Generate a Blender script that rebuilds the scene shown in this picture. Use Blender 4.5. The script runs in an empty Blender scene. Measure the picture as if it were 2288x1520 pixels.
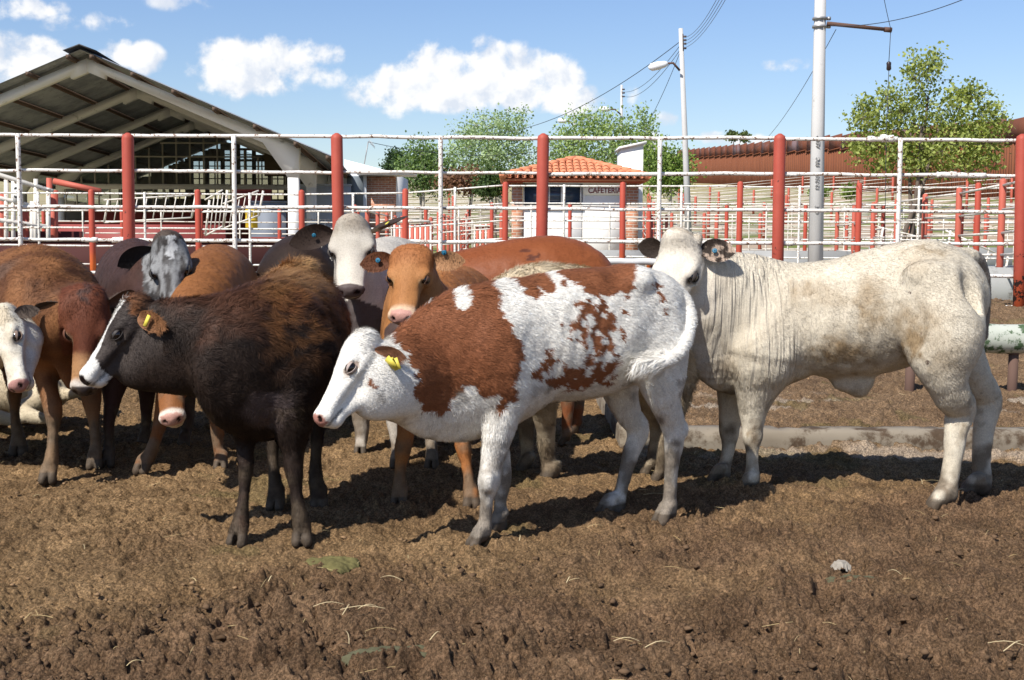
import bpy, math, random
import numpy as np
from mathutils import Vector, Matrix
random.seed(7); RNG = np.random.RandomState(11)
R = math.radians
scene = bpy.context.scene
col = scene.collection

# ------------------------------------------------------------------ camera, sky, sun, exposure
FPX = 2726.0; CAMZ = 1.09
PITCH = math.atan(220.0/FPX); ROLL = R(0.28)
cr0 = np.array([1.0, 0, 0]); cu0 = np.array([0, math.sin(PITCH), math.cos(PITCH)]); CF = np.array([0, math.cos(PITCH), -math.sin(PITCH)])
CR = math.cos(ROLL)*cr0 + math.sin(ROLL)*cu0
CU = -math.sin(ROLL)*cr0 + math.cos(ROLL)*cu0
CAM = np.array([0, 0, CAMZ])
cam = bpy.data.objects.new('camera', bpy.data.cameras.new('camera')); col.objects.link(cam)
cam.data.sensor_width = 36.0; cam.data.lens = 36.0*FPX/2288.0
cam.data.clip_start = 0.05; cam.data.clip_end = 5000
cam.matrix_world = Matrix(((CR[0], CU[0], -CF[0], CAM[0]), (CR[1], CU[1], -CF[1], CAM[1]), (CR[2], CU[2], -CF[2], CAM[2]), (0, 0, 0, 1)))
scene.camera = cam
scene.view_settings.view_transform = 'Standard'; scene.view_settings.look = 'None'
scene.view_settings.gamma = 1; scene.view_settings.exposure = 0.46
scene.render.film_transparent = False
scene.cycles.max_bounces = 6; scene.cycles.diffuse_bounces = 3; scene.cycles.transparent_max_bounces = 8

def P(px, py, Y):
    """world point at depth Y on the sight line of a photo position (used once, to survey the place)"""
    d = CR*((px-1144.0)/FPX) - CU*((py-760.0)/FPX) + CF
    return CAM + d*(Y/d[1])
def proj(V):
    v = np.asarray(V, float) - CAM
    w = v @ CF
    return 1144 + FPX*(v @ CR)/w, 760 - FPX*(v @ CU)/w

SUNV = np.array([-0.56, -0.70, 1.02]); SUNV = SUNV/np.linalg.norm(SUNV)
sun = bpy.data.objects.new('sun', bpy.data.lights.new('sun', 'SUN')); col.objects.link(sun)
sun.data.energy = 5.0; sun.data.angle = R(0.53); sun.data.color = (1.0, 0.955, 0.88)
sun.rotation_euler = Vector(SUNV.tolist()).to_track_quat('Z', 'Y').to_euler()

class NT:
    """small helper to write node trees"""
    def __init__(s, tree): s.t = tree; s.n = tree.nodes; s.l = tree.links
    def new(s, typ, **kw):
        n = s.n.new(typ)
        for k, v in kw.items():
            if k.startswith('i_'):
                key = k[2:]; key = int(key) if key.isdigit() else key.replace('_', ' ')
                s.put(n.inputs[key], v)
            else: setattr(n, k, v)
        return n
    def put(s, sock, v):
        if isinstance(v, bpy.types.NodeSocket): s.l.new(v, sock)
        elif isinstance(v, bpy.types.Node): s.l.new(v.outputs[0], sock)
        else: sock.default_value = v
    def math(s, op, a, b=0.0, c=0.0, clamp=False):
        n = s.n.new('ShaderNodeMath'); n.operation = op; n.use_clamp = clamp
        s.put(n.inputs[0], a); s.put(n.inputs[1], b); s.put(n.inputs[2], c); return n.outputs[0]
    def mix(s, f, a, b, mode='MIX'):
        n = s.n.new('ShaderNodeMix'); n.data_type = 'RGBA'; n.blend_type = mode; n.clamp_result = False
        s.put(n.inputs[0], f); s.put(n.inputs[6], a if not isinstance(a, tuple) else (*a[:3], 1)); s.put(n.inputs[7], b if not isinstance(b, tuple) else (*b[:3], 1)); return n.outputs[2]
    def ramp(s, f, lo, hi):
        n = s.n.new('ShaderNodeMapRange'); n.interpolation_type = 'SMOOTHSTEP'
        s.put(n.inputs[0], f); n.inputs[1].default_value = lo; n.inputs[2].default_value = hi; return n.outputs[0]
    def noise(s, vec, scale, detail=4, rough=.55, dist=0.0):
        n = s.n.new('ShaderNodeTexNoise'); n.inputs['Scale'].default_value = scale; n.inputs['Detail'].default_value = detail
        n.inputs['Roughness'].default_value = rough; n.inputs['Distortion'].default_value = dist
        if vec is not None: s.put(n.inputs['Vector'], vec)
        return n.outputs[0]

# --- world: Nishita sky with fair weather clouds placed by direction (azimuth, elevation)
world = bpy.data.worlds.new('World'); scene.world = world; world.use_nodes = True
w = NT(world.node_tree); w.n.clear()
sky = w.new('ShaderNodeTexSky', sky_type='NISHITA', sun_disc=False, sun_elevation=math.asin(SUNV[2]), sun_rotation=math.atan2(SUNV[0], SUNV[1]) % (2*math.pi))
sky.altitude = 1200; sky.air_density = 1.0; sky.dust_density = 1.0; sky.ozone_density = 2.0
tc = w.new('ShaderNodeTexCoord')
sep = w.new('ShaderNodeSeparateXYZ', i_0=tc.outputs['Generated'])
az = w.math('ARCTAN2', sep.outputs[0], sep.outputs[1]); el = w.math('ARCSINE', sep.outputs[2])
def azel(px, py):
    d = P(px, py, 1.0)-CAM; d = d/np.linalg.norm(d)
    return math.atan2(d[0], d[1]), math.asin(d[2])
aev = w.new('ShaderNodeCombineXYZ', i_0=az, i_1=el)
nz1 = w.noise(aev, 30.0, 7, .56, .12); nz2 = w.noise(aev, 9.0, 3, .5)
# blobs: px, py, half width, half height, weight
CLOUDS = [(900,195,100,55,1),(985,165,85,62,1),(1085,150,60,55,1),(1150,175,85,62,1),(1240,185,55,55,1),(1060,205,190,42,1),(1230,225,110,28,.8),(1330,222,70,26,.6),(1410,205,30,30,.5),(930,218,100,25,.7),
    (490,150,55,55,1),(545,155,75,55,.95),(640,130,80,40,.8),(720,125,55,25,.6),(560,190,90,28,.8),(450,170,45,35,.7),(690,165,75,25,.55),
    (60,140,80,50,.95),(10,150,60,60,.9),(265,125,45,32,.95),(315,130,42,30,.9),(110,170,70,30,.7),
    (50,15,70,26,.55),(235,50,40,16,.28),(130,50,35,16,.3),(400,8,50,14,.35),
    (1755,148,42,14,.42),(1600,312,110,14,.5),(1470,320,60,20,.4),(1490,270,30,14,.3),
    (2700,160,160,60,.9),(-350,130,180,60,.9)]
dens = None; dens2 = None
for (bx, by, bw, bh, wt) in CLOUDS:
    a0, e0 = azel(bx, by)
    mp = w.new('ShaderNodeVectorMath', operation='SUBTRACT', i_0=aev); mp.inputs[1].default_value = (a0, e0, 0)
    sc = w.new('ShaderNodeVectorMath', operation='MULTIPLY', i_0=mp); sc.inputs[1].default_value = (FPX/bw/1.25, FPX/bh/1.25, 0)
    ln = w.new('ShaderNodeVectorMath', operation='LENGTH', i_0=sc)
    g = w.math('MULTIPLY', w.math('SUBTRACT', 1.0, w.math('MULTIPLY', ln.outputs[1], ln.outputs[1])), wt)
    dens = g if dens is None else w.math('MAXIMUM', dens, g)
field = w.math('ADD', w.math('MULTIPLY', w.math('MAXIMUM', dens, -0.6), .62), w.math('ADD', w.math('MULTIPLY', w.math('SUBTRACT', nz1, .5), 2.1), w.math('MULTIPLY', w.math('SUBTRACT', nz2, .5), .7)))
alpha = w.math('MULTIPLY', w.ramp(field, .0, .42), w.ramp(dens, -.35, .25))
# grey undersides: a slower noise read slightly higher up
up = w.new('ShaderNodeVectorMath', operation='ADD', i_0=aev); up.inputs[1].default_value = (-.006, .010, 0)
nz3 = w.noise(up, 30.0, 5, .52, .12)
shade = w.ramp(w.math('ADD', w.math('SUBTRACT', nz3, nz1), w.math('MULTIPLY', w.math('SUBTRACT', dens, .2), -.12)), -.12, .10)
ccol = w.mix(shade, (9.9, 9.85, 9.8), (7.2, 7.7, 8.6))
hz = w.mix(w.ramp(el, -.02, .24), (1.32, 1.22, 1.12), (1.25, 1.3, 1.42))
skc = w.mix(1.0, sky.outputs[0], hz, 'MULTIPLY')
allc = w.mix(w.math('MULTIPLY', alpha, .93), skc, ccol)
bg = w.new('ShaderNodeBackground', i_Color=allc, i_Strength=0.078)
wo = w.new('ShaderNodeOutputWorld', i_0=bg)

# ------------------------------------------------------------------ helpers
def link(o, parent=None):
    col.objects.link(o)
    if parent is not None: o.parent = parent
    return o
def mesh_np(name, V, F, mat=None, parent=None, smooth=False, colors=None, attrs=None, origin=None):
    """V (n,3); F list of arrays (m,k) or a single array"""
    V = np.asarray(V, np.float32)
    if origin is not None: V = V - np.asarray(origin, np.float32)
    if not isinstance(F, list): F = [F]
    F = [np.asarray(f, np.int32) for f in F if len(f)]
    me = bpy.data.meshes.new(name)
    me.vertices.add(len(V)); me.vertices.foreach_set('co', V.ravel())
    nl = sum(f.size for f in F); npoly = sum(len(f) for f in F)
    me.loops.add(nl); me.polygons.add(npoly)
    me.loops.foreach_set('vertex_index', np.concatenate([f.ravel() for f in F]))
    ls = []; c = 0
    for f in F:
        ls.append(c + np.arange(len(f))*f.shape[1]); c += f.size
    me.polygons.foreach_set('loop_start', np.concatenate(ls).astype(np.int32))
    me.update(calc_edges=True)
    if smooth: me.polygons.foreach_set('use_smooth', np.ones(npoly, bool))
    if colors is not None:
        a = me.color_attributes.new('Col', 'FLOAT_COLOR', 'POINT')
        c4 = np.ones((len(V), 4), np.float32); c4[:, :3] = colors; a.data.foreach_set('color', c4.ravel())
    for k, v in (attrs or {}).items():
        a = me.attributes.new(k, 'FLOAT', 'POINT'); a.data.foreach_set('value', np.asarray(v, np.float32))
    o = bpy.data.objects.new(name, me)
    if mat: me.materials.append(mat)
    if origin is not None: o.location = [float(t) for t in origin]
    return link(o, parent)
def tag(o, label=None, cat=None, group=None, kind=None):
    if label: o['label'] = label
    if cat: o['category'] = cat
    if group: o['group'] = group
    if kind: o['kind'] = kind
    return o
def empty(name, loc):
    o = bpy.data.objects.new(name, None); o.location = [float(t) for t in loc]; o.empty_display_size = .1
    return link(o)
class MB:
    """collects boxes, tubes and prisms; build() links them as one mesh"""
    def __init__(s): s.V = []; s.F = {}; s.n = 0
    def add(s, V, F):
        V = np.asarray(V, float).reshape(-1, 3)
        for f in F: s.F.setdefault(len(f), []).append([i+s.n for i in f])
        s.V.append(V); s.n += len(V); return s
    def box(s, c, size, rz=0.0, M=None):
        c = np.asarray(c, float); h = np.asarray(size, float)/2
        v = np.array([[x, y, z] for x in (-1, 1) for y in (-1, 1) for z in (-1, 1)])*h
        if rz: ca, sa = math.cos(rz), math.sin(rz); v = v @ np.array([[ca, sa, 0], [-sa, ca, 0], [0, 0, 1]])
        if M is not None: v = v @ np.asarray(M).T
        return s.add(v+c, [(0,1,3,2),(4,6,7,5),(0,4,5,1),(2,3,7,6),(0,2,6,4),(1,5,7,3)])
    def tube(s, pts, rad, n=8, caps=True, twist=0.0):
        pts = np.asarray(pts, float); m = len(pts)
        rad = np.full(m, rad) if np.isscalar(rad) else np.asarray(rad, float)
        T = np.gradient(pts, axis=0); T /= np.linalg.norm(T, axis=1)[:, None]+1e-12
        ref = np.array([0, 0, 1.]) if abs(T[0][2]) < .9 else np.array([1., 0, 0])
        V = []
        for i in range(m):
            a = np.cross(T[i], ref); a /= np.linalg.norm(a)+1e-12; b = np.cross(a, T[i]); ref = b if abs(T[i] @ b) < .9 else ref
            th = np.arange(n)*2*math.pi/n + twist
            V.append(pts[i] + rad[i]*(np.cos(th)[:, None]*a + np.sin(th)[:, None]*b))
        F = []
        for i in range(m-1):
            for j in range(n):
                k = (j+1) % n; F.append((i*n+j, (i+1)*n+j, (i+1)*n+k, i*n+k))
        if caps: F.append(tuple(range(n))); F.append(tuple((m-1)*n+j for j in reversed(range(n))))
        return s.add(np.concatenate(V), F)
    def prism(s, poly, p0, ux, uy, un, depth):
        """extrude a 2d polygon given in axes ux, uy by depth along un"""
        poly = np.asarray(poly, float); ux, uy, un, p0 = [np.asarray(q, float) for q in (ux, uy, un, p0)]
        a = p0 + poly[:, :1]*ux + poly[:, 1:]*uy; b = a + un*depth; n = len(poly)
        return s.add(np.concatenate([a, b]), [tuple(range(n)), tuple(range(2*n-1, n-1, -1))] + [(i, i+n, (i+1) % n+n, (i+1) % n) for i in range(n)])
    def build(s, name, mat, parent=None, smooth=False, origin=None):
        V = np.concatenate(s.V)
        o = mesh_np(name, V, [np.array(f) for f in s.F.values()], mat, None, smooth, origin=origin)
        if parent is not None:
            o.parent = parent
            if origin is None: o.matrix_parent_inverse = Matrix.Translation(-Vector(parent.location))
        return o

def mat(name, color=(.5,.5,.5), rough=.7, metal=0.0, spec=.3):
    m = bpy.data.materials.new(name); m.use_nodes = True
    b = m.node_tree.nodes['Principled BSDF']
    b.inputs['Base Color'].default_value = (*color, 1); b.inputs['Roughness'].default_value = rough
    b.inputs['Metallic'].default_value = metal; b.inputs['Specular IOR Level'].default_value = spec
    return m
def nmat(name, rough=.8, spec=.25):
    m = mat(name, rough=rough, spec=spec); t = NT(m.node_tree); b = m.node_tree.nodes['Principled BSDF']
    return m, t, b
def bump(t, b, h, strength=.3, dist=.01):
    n = t.new('ShaderNodeBump', i_Height=h); n.inputs['Strength'].default_value = strength; n.inputs['Distance'].default_value = dist
    t.l.new(n.outputs[0], b.inputs['Normal']); return n

# numpy noise -------------------------------------------------------
def _h(ix, iy, iz, s):
    h = (ix.astype(np.int64)*374761393 + iy.astype(np.int64)*668265263 + iz*2147483647 + s*1274126177) & 0xffffffff
    h = ((h ^ (h >> 13))*1274126177) & 0xffffffff
    h = (h ^ (h >> 16)) & 0xffffffff
    return h.astype(np.float64)/4294967295.0
def vn2(x, y, s=0):
    ix = np.floor(x); iy = np.floor(y); fx = x-ix; fy = y-iy; fx = fx*fx*(3-2*fx); fy = fy*fy*(3-2*fy)
    a = _h(ix, iy, 0, s); b = _h(ix+1, iy, 0, s); c = _h(ix, iy+1, 0, s); d = _h(ix+1, iy+1, 0, s)
    return (a+(b-a)*fx) + ((c+(d-c)*fx)-(a+(b-a)*fx))*fy
def fbm2(x, y, oct=4, s=0, g=.5):
    r = 0; a = 1; t = 0
    for o in range(oct):
        r = r+a*vn2(x*2**o+17*o, y*2**o-9*o, s+o); t += a; a *= g
    return r/t
def vn3(p, s=0):
    i = np.floor(p); f = p-i; f = f*f*(3-2*f); r = 0
    ii = i.astype(np.int64)
    for dx in (0, 1):
        for dy in (0, 1):
            for dz in (0, 1):
                h = _h(ii[:, 0]+dx, ii[:, 1]+dy, (ii[:, 2]+dz)*97, s)
                r = r + h*(f[:, 0] if dx else 1-f[:, 0])*(f[:, 1] if dy else 1-f[:, 1])*(f[:, 2] if dz else 1-f[:, 2])
    return r
def fbm3(p, oct=3, s=0):
    r = 0; a = 1; t = 0
    for o in range(oct): r = r+a*vn3(p*2**o+13.7*o, s+o); t += a; a *= .5
    return r/t
def sstep(x, a, b):
    t = np.clip((x-a)/(b-a), 0, 1); return t*t*(3-2*t)
def lerp(a, b, t): t = np.asarray(t)[:, None]; return np.asarray(a)*(1-t)+np.asarray(b)*t
QUICK = False
# ------------------------------------------------------------------ cattle: one continuous skin per animal, grown from a blended field
def unit(v): v = np.asarray(v, float); return v/np.linalg.norm(v)
class Field:
    def __init__(s, lo, hi, h):
        s.h = h; s.lo = np.asarray(lo, float); n = np.ceil((np.asarray(hi)-s.lo)/h).astype(int)+1
        s.n = n; s.ax = [s.lo[i]+np.arange(n[i])*h for i in range(3)]
        s.f = np.full(n, 1.0, np.float32)
    def sub(s, lo, hi):
        a = np.clip(np.floor((lo-s.lo)/s.h).astype(int), 0, s.n-1); b = np.clip(np.ceil((hi-s.lo)/s.h).astype(int)+1, 1, s.n)
        sl = tuple(slice(a[i], max(b[i], a[i]+1)) for i in range(3))
        X = s.ax[0][sl[0]][:, None, None].astype(np.float32); Y = s.ax[1][sl[1]][None, :, None].astype(np.float32); Z = s.ax[2][sl[2]][None, None, :].astype(np.float32)
        return sl, X, Y, Z
    def blend(s, sl, d, k, mode='u'):
        a = s.f[sl]
        if mode == 'u':
            h = np.maximum(k-np.abs(a-d), 0)/k; s.f[sl] = np.minimum(a, d)-h*h*k*.25
        else:
            h = np.maximum(k-np.abs(a+d), 0)/k; s.f[sl] = np.maximum(a, -d)+h*h*k*.25
    def chain(s, pts, rad, lat=None, asp=None, k=.03):
        pts = np.asarray(pts, float); rad = np.asarray(rad, float); n = len(pts)
        asp = np.ones(n) if asp is None else np.asarray(asp, float)
        if n > 2:      # run a smooth spline through the joints so that the limb tapers without rings
            D4 = np.concatenate([pts, rad[:, None], asp[:, None]], 1); D4 = np.concatenate([2*D4[:1]-D4[1:2], D4, 2*D4[-1:]-D4[-2:-1]]); o = []
            for i in range(1, n):
                for t in (0, .25, .5, .75):
                    a, b, c, d = D4[i-1], D4[i], D4[i+1], D4[i+2]
                    o.append(.5*((2*b)+(c-a)*t+(2*a-5*b+4*c-d)*t*t+(3*b-a-3*c+d)*t**3))
            o.append(D4[n]); o = np.array(o); pts = o[:, :3]; rad = np.maximum(o[:, 3], .003); asp = np.maximum(o[:, 4], .1); n = len(pts)
        m = (rad*np.maximum(asp, 1)).max()+k+.01
        sl, X, Y, Z = s.sub(pts.min(0)-m, pts.max(0)+m)
        D = np.full(s.f[sl].shape, 1.0, np.float32)
        L = None if lat is None else unit(lat)
        for i in range(n-1):
            A, B = pts[i], pts[i+1]; AB = B-A; ll = AB @ AB+1e-12
            px, py, pz = X-A[0], Y-A[1], Z-A[2]
            t = np.clip((px*AB[0]+py*AB[1]+pz*AB[2])/ll, 0, 1)
            qx, qy, qz = px-t*AB[0], py-t*AB[1], pz-t*AB[2]
            d2 = qx*qx+qy*qy+qz*qz
            if L is not None:
                l = qx*L[0]+qy*L[1]+qz*L[2]; a = asp[i]+(asp[i+1]-asp[i])*t
                d2 = d2-l*l+(l/a)**2
            D = np.minimum(D, np.sqrt(np.maximum(d2, 0))-(rad[i]+(rad[i+1]-rad[i])*t))
        s.blend(sl, D, k)
    def ell(s, c, M, r, k=.02, mode='u'):
        """M rows are the axes, r the half sizes"""
        c = np.asarray(c, float); r = np.asarray(r, float); m = r.max()+k+.005
        sl, X, Y, Z = s.sub(c-m, c+m)
        px, py, pz = X-c[0], Y-c[1], Z-c[2]
        q = [(px*M[i][0]+py*M[i][1]+pz*M[i][2])/r[i] for i in range(3)]
        k0 = np.sqrt(q[0]**2+q[1]**2+q[2]**2)+1e-9; k1 = np.sqrt((q[0]/r[0])**2+(q[1]/r[1])**2+(q[2]/r[2])**2)+1e-9
        s.blend(sl, (k0*(k0-1)/k1).astype(np.float32), k, mode)
    def floor(s, z):
        s.f = np.maximum(s.f, (z-s.ax[2])[None, None, :].astype(np.float32))
    def surface(s):
        """surface nets"""
        f = s.f; f[0] = 1; f[-1] = 1; f[:, 0] = 1; f[:, -1] = 1; f[:, :, -1] = 1; f[:, :, 0] = np.maximum(f[:, :, 0], .001)
        ins = f < 0
        nx, ny, nz = f.shape
        cnt = np.zeros((nx-1, ny-1, nz-1), np.int8)
        C = [(a, b, c) for a in (0, 1) for b in (0, 1) for c in (0, 1)]
        for a, b, c in C: cnt += ins[a:nx-1+a, b:ny-1+b, c:nz-1+c]
        act = (cnt > 0) & (cnt < 8); ijk = np.argwhere(act)
        idx = np.full(act.shape, -1, np.int32); idx[act] = np.arange(len(ijk))
        val = {c: f[ijk[:, 0]+c[0], ijk[:, 1]+c[1], ijk[:, 2]+c[2]] for c in C}
        acc = np.zeros((len(ijk), 3)); num = np.zeros(len(ijk))
        for a in C:
            for ax in range(3):
                if a[ax] == 0:
                    b = tuple(1 if i == ax else a[i] for i in range(3))
                    va, vb = val[a], val[b]; m = (va < 0) != (vb < 0)
                    t = np.where(m, va/(va-vb+1e-12), 0)
                    p = np.array(a, float)[None, :].repeat(len(ijk), 0); p[:, ax] += t
                    acc += p*m[:, None]; num += m
        V = s.lo+(ijk+acc/num[:, None])*s.h
        quads = []
        for ax in range(3):
            sl0 = [slice(1, -1)]*3; sl0[ax] = slice(0, -1); sl1 = list(sl0); sl1[ax] = slice(1, None)
            u, v = [i for i in range(3) if i != ax]
            g0 = [slice(1, -1)]*3; g0[ax] = slice(None, -1); g1 = [slice(1, -1)]*3; g1[ax] = slice(1, None)
            a = ins[tuple(g0)]; b = ins[tuple(g1)]
            for flip, m in ((0, a & ~b), (1, ~a & b)):
                e = np.argwhere(m)
                if not len(e): continue
                base = e.copy(); base[:, u] += 1; base[:, v] += 1
                def cell(du, dv):
                    q = base.copy(); q[:, u] += du; q[:, v] += dv; return idx[q[:, 0], q[:, 1], q[:, 2]]
                Q = np.stack([cell(-1, -1), cell(0, -1), cell(0, 0), cell(-1, 0)], 1)
                if (flip == 1) != (ax == 1): Q = Q[:, ::-1]
                quads.append(Q)
        Q = np.concatenate(quads); Q = Q[(Q >= 0).all(1)]
        return V, Q
def vnormals(V, Q):
    n = np.cross(V[Q[:, 2]]-V[Q[:, 0]], V[Q[:, 3]]-V[Q[:, 1]])
    N = np.zeros_like(V)
    for i in range(4):
        for c in range(3): N[:, c] += np.bincount(Q[:, i], n[:, c], len(V))
    return N/(np.linalg.norm(N, axis=1)[:, None]+1e-12)
def relax(V, Q, it=2, lam=.5):
    E = np.concatenate([Q[:, [0, 1]], Q[:, [1, 2]], Q[:, [2, 3]], Q[:, [3, 0]]])
    for _ in range(it):
        for l in (lam, -lam*.92):
            S = np.zeros_like(V); c = np.bincount(E[:, 0], minlength=len(V))+np.bincount(E[:, 1], minlength=len(V))
            for k in range(3): S[:, k] = np.bincount(E[:, 0], V[E[:, 1], k], len(V))+np.bincount(E[:, 1], V[E[:, 0], k], len(V))
            V = V+l*(S/np.maximum(c, 1)[:, None]-V)
    return V

def inpoly(x, y, poly):
    poly = np.asarray(poly, float); r = np.zeros(len(x), bool); n = len(poly); j = n-1
    for i in range(n):
        xi, yi = poly[i]; xj, yj = poly[j]
        c = ((yi > y) != (yj > y)) & (x < (xj-xi)*(y-yi)/(yj-yi+1e-12)+xi); r ^= c; j = i
    return r

# coat material: colour from the skin, roughness lower on wet noses
def coat_mat(name, rough=.68, spec=.14, bumpy=.25, folds=False):
    m, t, b = nmat(name, rough, spec)
    a = t.new('ShaderNodeAttribute', attribute_name='Col'); wet = t.new('ShaderNodeAttribute', attribute_name='wet')
    tc = t.new('ShaderNodeTexCoord')
    n1 = t.noise(tc.outputs['Object'], 160, 4, .7)
    c = t.mix(t.math('MULTIPLY', t.ramp(n1, .35, .7), .22), a.outputs[0], (.0, .0, .0), 'MIX')
    t.put(b.inputs['Base Color'], c)
    t.put(b.inputs['Roughness'], t.math('SUBTRACT', rough, t.math('MULTIPLY', wet.outputs[2], .32)))
    h = n1
    if folds:
        fo = t.new('ShaderNodeAttribute', attribute_name='fold')
        mp = t.new('ShaderNodeMapping', i_Vector=tc.outputs['Object']); mp.inputs['Scale'].default_value = (1, .35, .05)
        mp.inputs['Rotation'].default_value = (0, R(-9), 0)
        fn = t.noise(mp, 30, 2, .45, .15)
        rid = t.math('ABSOLUTE', t.math('SUBTRACT', fn, .5))
        h = t.math('ADD', t.math('MULTIPLY', n1, .12), t.math('MULTIPLY', t.math('MULTIPLY', t.ramp(rid, 0, .16), fo.outputs[2]), .75))
    bump(t, b, h, bumpy if not folds else .75, .005 if not folds else .012)
    return m
EYE = mat('eye_wet_black', (.006, .004, .004), .07, 0, .6)
HORNM = mat('horn', (.12, .09, .06), .5)
TAGY = mat('ear_tag_yellow', (.60, .50, .07), .5); TAGB = mat('ear_tag_blue', (.015, .12, .20), .5)

HEADP = dict(
    top=[(.06,0,-.11,.13,1.08),(.25,0,-.095,.155,1.22),(.42,0,-.12,.143,1.1),(.6,0,-.145,.122,.88),(.78,0,-.16,.108,.9),(.9,0,-.175,.1,1.1)],
    jaw=[(.08,0,-.30,.165,.82),(.26,0,-.335,.18,.74),(.45,0,-.325,.148,.62),(.62,0,-.295,.108,.68),(.78,0,-.268,.08,.9),(.89,0,-.265,.062,1.15)])

class Cow:
    def __init__(s, name, label, h=.010):
        s.name = name; s.label = label; s.h = h; s.prims = []; s.lo = []; s.hi = []; s.heads = []; s.hoofs = []; s.extra = []
        s.fur = []; s.gz = 0.0; s.mudh = .34; s.ribs = None; s.cat = 'calf'; s.folds = False
    def _b(s, p, r): s.lo.append(np.min(p, 0)-r); s.hi.append(np.max(p, 0)+r)
    def body(s, rows, lat, k=.05):
        """rows: px, py, depth, radius in px, lateral aspect"""
        pts = np.array([P(a, b, c) for a, b, c, d, e in rows]); rad = np.array([d*c/FPX for a, b, c, d, e in rows]); asp = [e for *_, e in rows]
        s.prims.append(('c', pts, rad, lat, asp, k)); s._b(pts, (rad*np.maximum(asp, 1)).max()+.03); return s
    def leg(s, rows, fwd, asp=.85, k=.035, hoof=True):
        lat = unit(np.cross(fwd, (0, 0, 1)))
        pts = np.array([P(a, b, c) for a, b, c, d in rows]); rad = np.array([d*c/FPX for a, b, c, d in rows])-.0035
        if hoof:
            g = s.gz; last = pts[-1].copy(); last[2] = g+.045
            pts[-1] = last; rad[-1] = max(rad[-1]*.8, .026)
            s.hoofs.append((last, unit(fwd), rad[-1]))
        s.prims.append(('c', pts, rad, lat, [asp]*len(rad), k)); s._b(pts, rad.max()+.06); return s
    def blob(s, px, py, Y, rx, ry, rz, lat=(0, 1, 0), k=.04, mode='u'):
        """half sizes in px: along image x, lateral, vertical"""
        c = P(px, py, Y); u = Y/FPX; l = unit(lat); f = unit(np.cross(l, (0, 0, 1)))
        s.prims.append(('e', c, np.array([f, l, (0, 0, 1)]), np.array([rx, ry, rz])*u, k, mode)); s._b(c[None], max(rx, ry, rz)*u+.03); return s
    def head(s, poll, nose, upv, ears=None, wide=1.0, eyes=(1, 1), opn=.32, earsz=(.36, .11), short=1.0, taper=1.0, lidcol=(.05, .035, .03), forehead=0.0, pollw=1.0):
        A, B = P(*poll), P(*nose); x = unit(B-A); L = np.linalg.norm(B-A)*short
        y = unit(np.cross(upv, x)); z = np.cross(x, y)
        M = np.array([x, y, z])
        g = lambda a, b, c: A+L*(a*x+b*wide*y+c*z)
        for key in ('top', 'jaw'):
            rows = HEADP[key]
            pts = np.array([g(a, b, c) for a, b, c, r, e in rows]); rad = np.array([r*L for *_, r, e in rows])
            asp = [e*wide*(pollw if (key == 'top' and i == 0) else 1) for i, (*_, e) in enumerate(rows)]
            s.prims.append(('c', pts, rad, y, asp, .018)); s._b(pts, rad.max()+.05)
        E = lambda c, r, k=.02, mode='u': s.prims.append(('e', g(*c), M, np.array(r)*L*np.array([1, wide, 1]), k, mode))
        E((.10, 0, -.03+forehead*.3), (.12, .135*pollw, .09+forehead*.5), .05)
        for q in (-1, 1):
            E((.27, q*.11, -.31), (.17, .06, .16), .03)
            E((.39, q*.148, -.05), (.085, .045, .045), .025)
            E((.66, q*.085, -.15), (.18, .03, .035), .03)
            E((.36, q*.168, -.15), (.16, .03, .028), .02)
            E((.52, q*.170, -.10), (.09, .030, .035), .03, 's'); E((.05, q*.215, -.45), (.055, .05, .22), .05, 's'); E((.62, q*.125, -.27), (.12, .03, .035), .04, 's')
            E((.43, q*.200, -.085), (.055, .03, .038), .014, 's')
        E((.925, 0, -.16), (.072, .118, .085), .02)
        E((.88, 0, -.295), (.06, .075, .04), .02)
        for q in (-1, 1):
            E((.99, q*.068, -.135), (.03, .021, .03), .008, 's')
            E((.86, q*.125, -.240), (.10, .035, .010), .008, 's')
        s._b(np.array([A, B]), .05)
        s.heads.append(dict(O=A, M=M, L=L, g=g, ears=ears, wide=wide, eyes=eyes, earsz=earsz, lid=lidcol, open=opn)); return s
    def build(s, colour, fur=None, fn=40000, flen=.014, flow=None, fw=.0011, seed=1, eyeparts=True, mud=True, lenfn=None, lift=.28, rough=.62, wild=.25):
        F = Field(np.min(s.lo, 0), np.max(s.hi, 0), s.h)
        for p in s.prims:
            if p[0] == 'c': F.chain(p[1], p[2], p[3], p[4], p[5])
            elif p[5] == 'u': F.ell(*p[1:])
        for c, fw_, r in s.hoofs:
            lat = np.cross(fw_, (0, 0, 1)); M = np.array([fw_, lat, (0, 0, 1)])
            g0 = s.gz
            for q in (-1, 1):
                F.chain(np.array([c+lat*q*r*.42+fw_*.0+np.array([0, 0, .02]), np.array([*(c+lat*q*r*.52+fw_*.030)[:2], g0+.012])]), [r*.62, r*.74], None, None, .008)
            F.ell(np.array([*(c-fw_*.02)[:2], g0+.075]), M, (.022, .026, .018), .015)
            F.ell(np.array([*(c+fw_*.055)[:2], g0+.0]), M, (.06, .0045, .05), .006, 's')
        for p in s.prims:
            if p[0] == 'e' and p[5] == 's': F.ell(*p[1:])
        F.floor(s.gz-.012)
        V, Q = F.surface(); V = relax(V, Q, 2)
        # gentle muscle and skin unevenness
        N = vnormals(V, Q)
        d = (fbm3(V*9, 3, seed)-.5)*.012+(fbm3(V*38, 2, seed+5)-.5)*.0035
        hd = np.zeros(len(V))
        for h in s.heads:
            hl = ((V-h['O']) @ h['M'].T)/h['L']; hd = np.maximum(hd, sstep(hl[:, 0], -.1, .15)*(np.linalg.norm(V-h['O'], axis=1) < h['L']*1.2))
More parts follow.
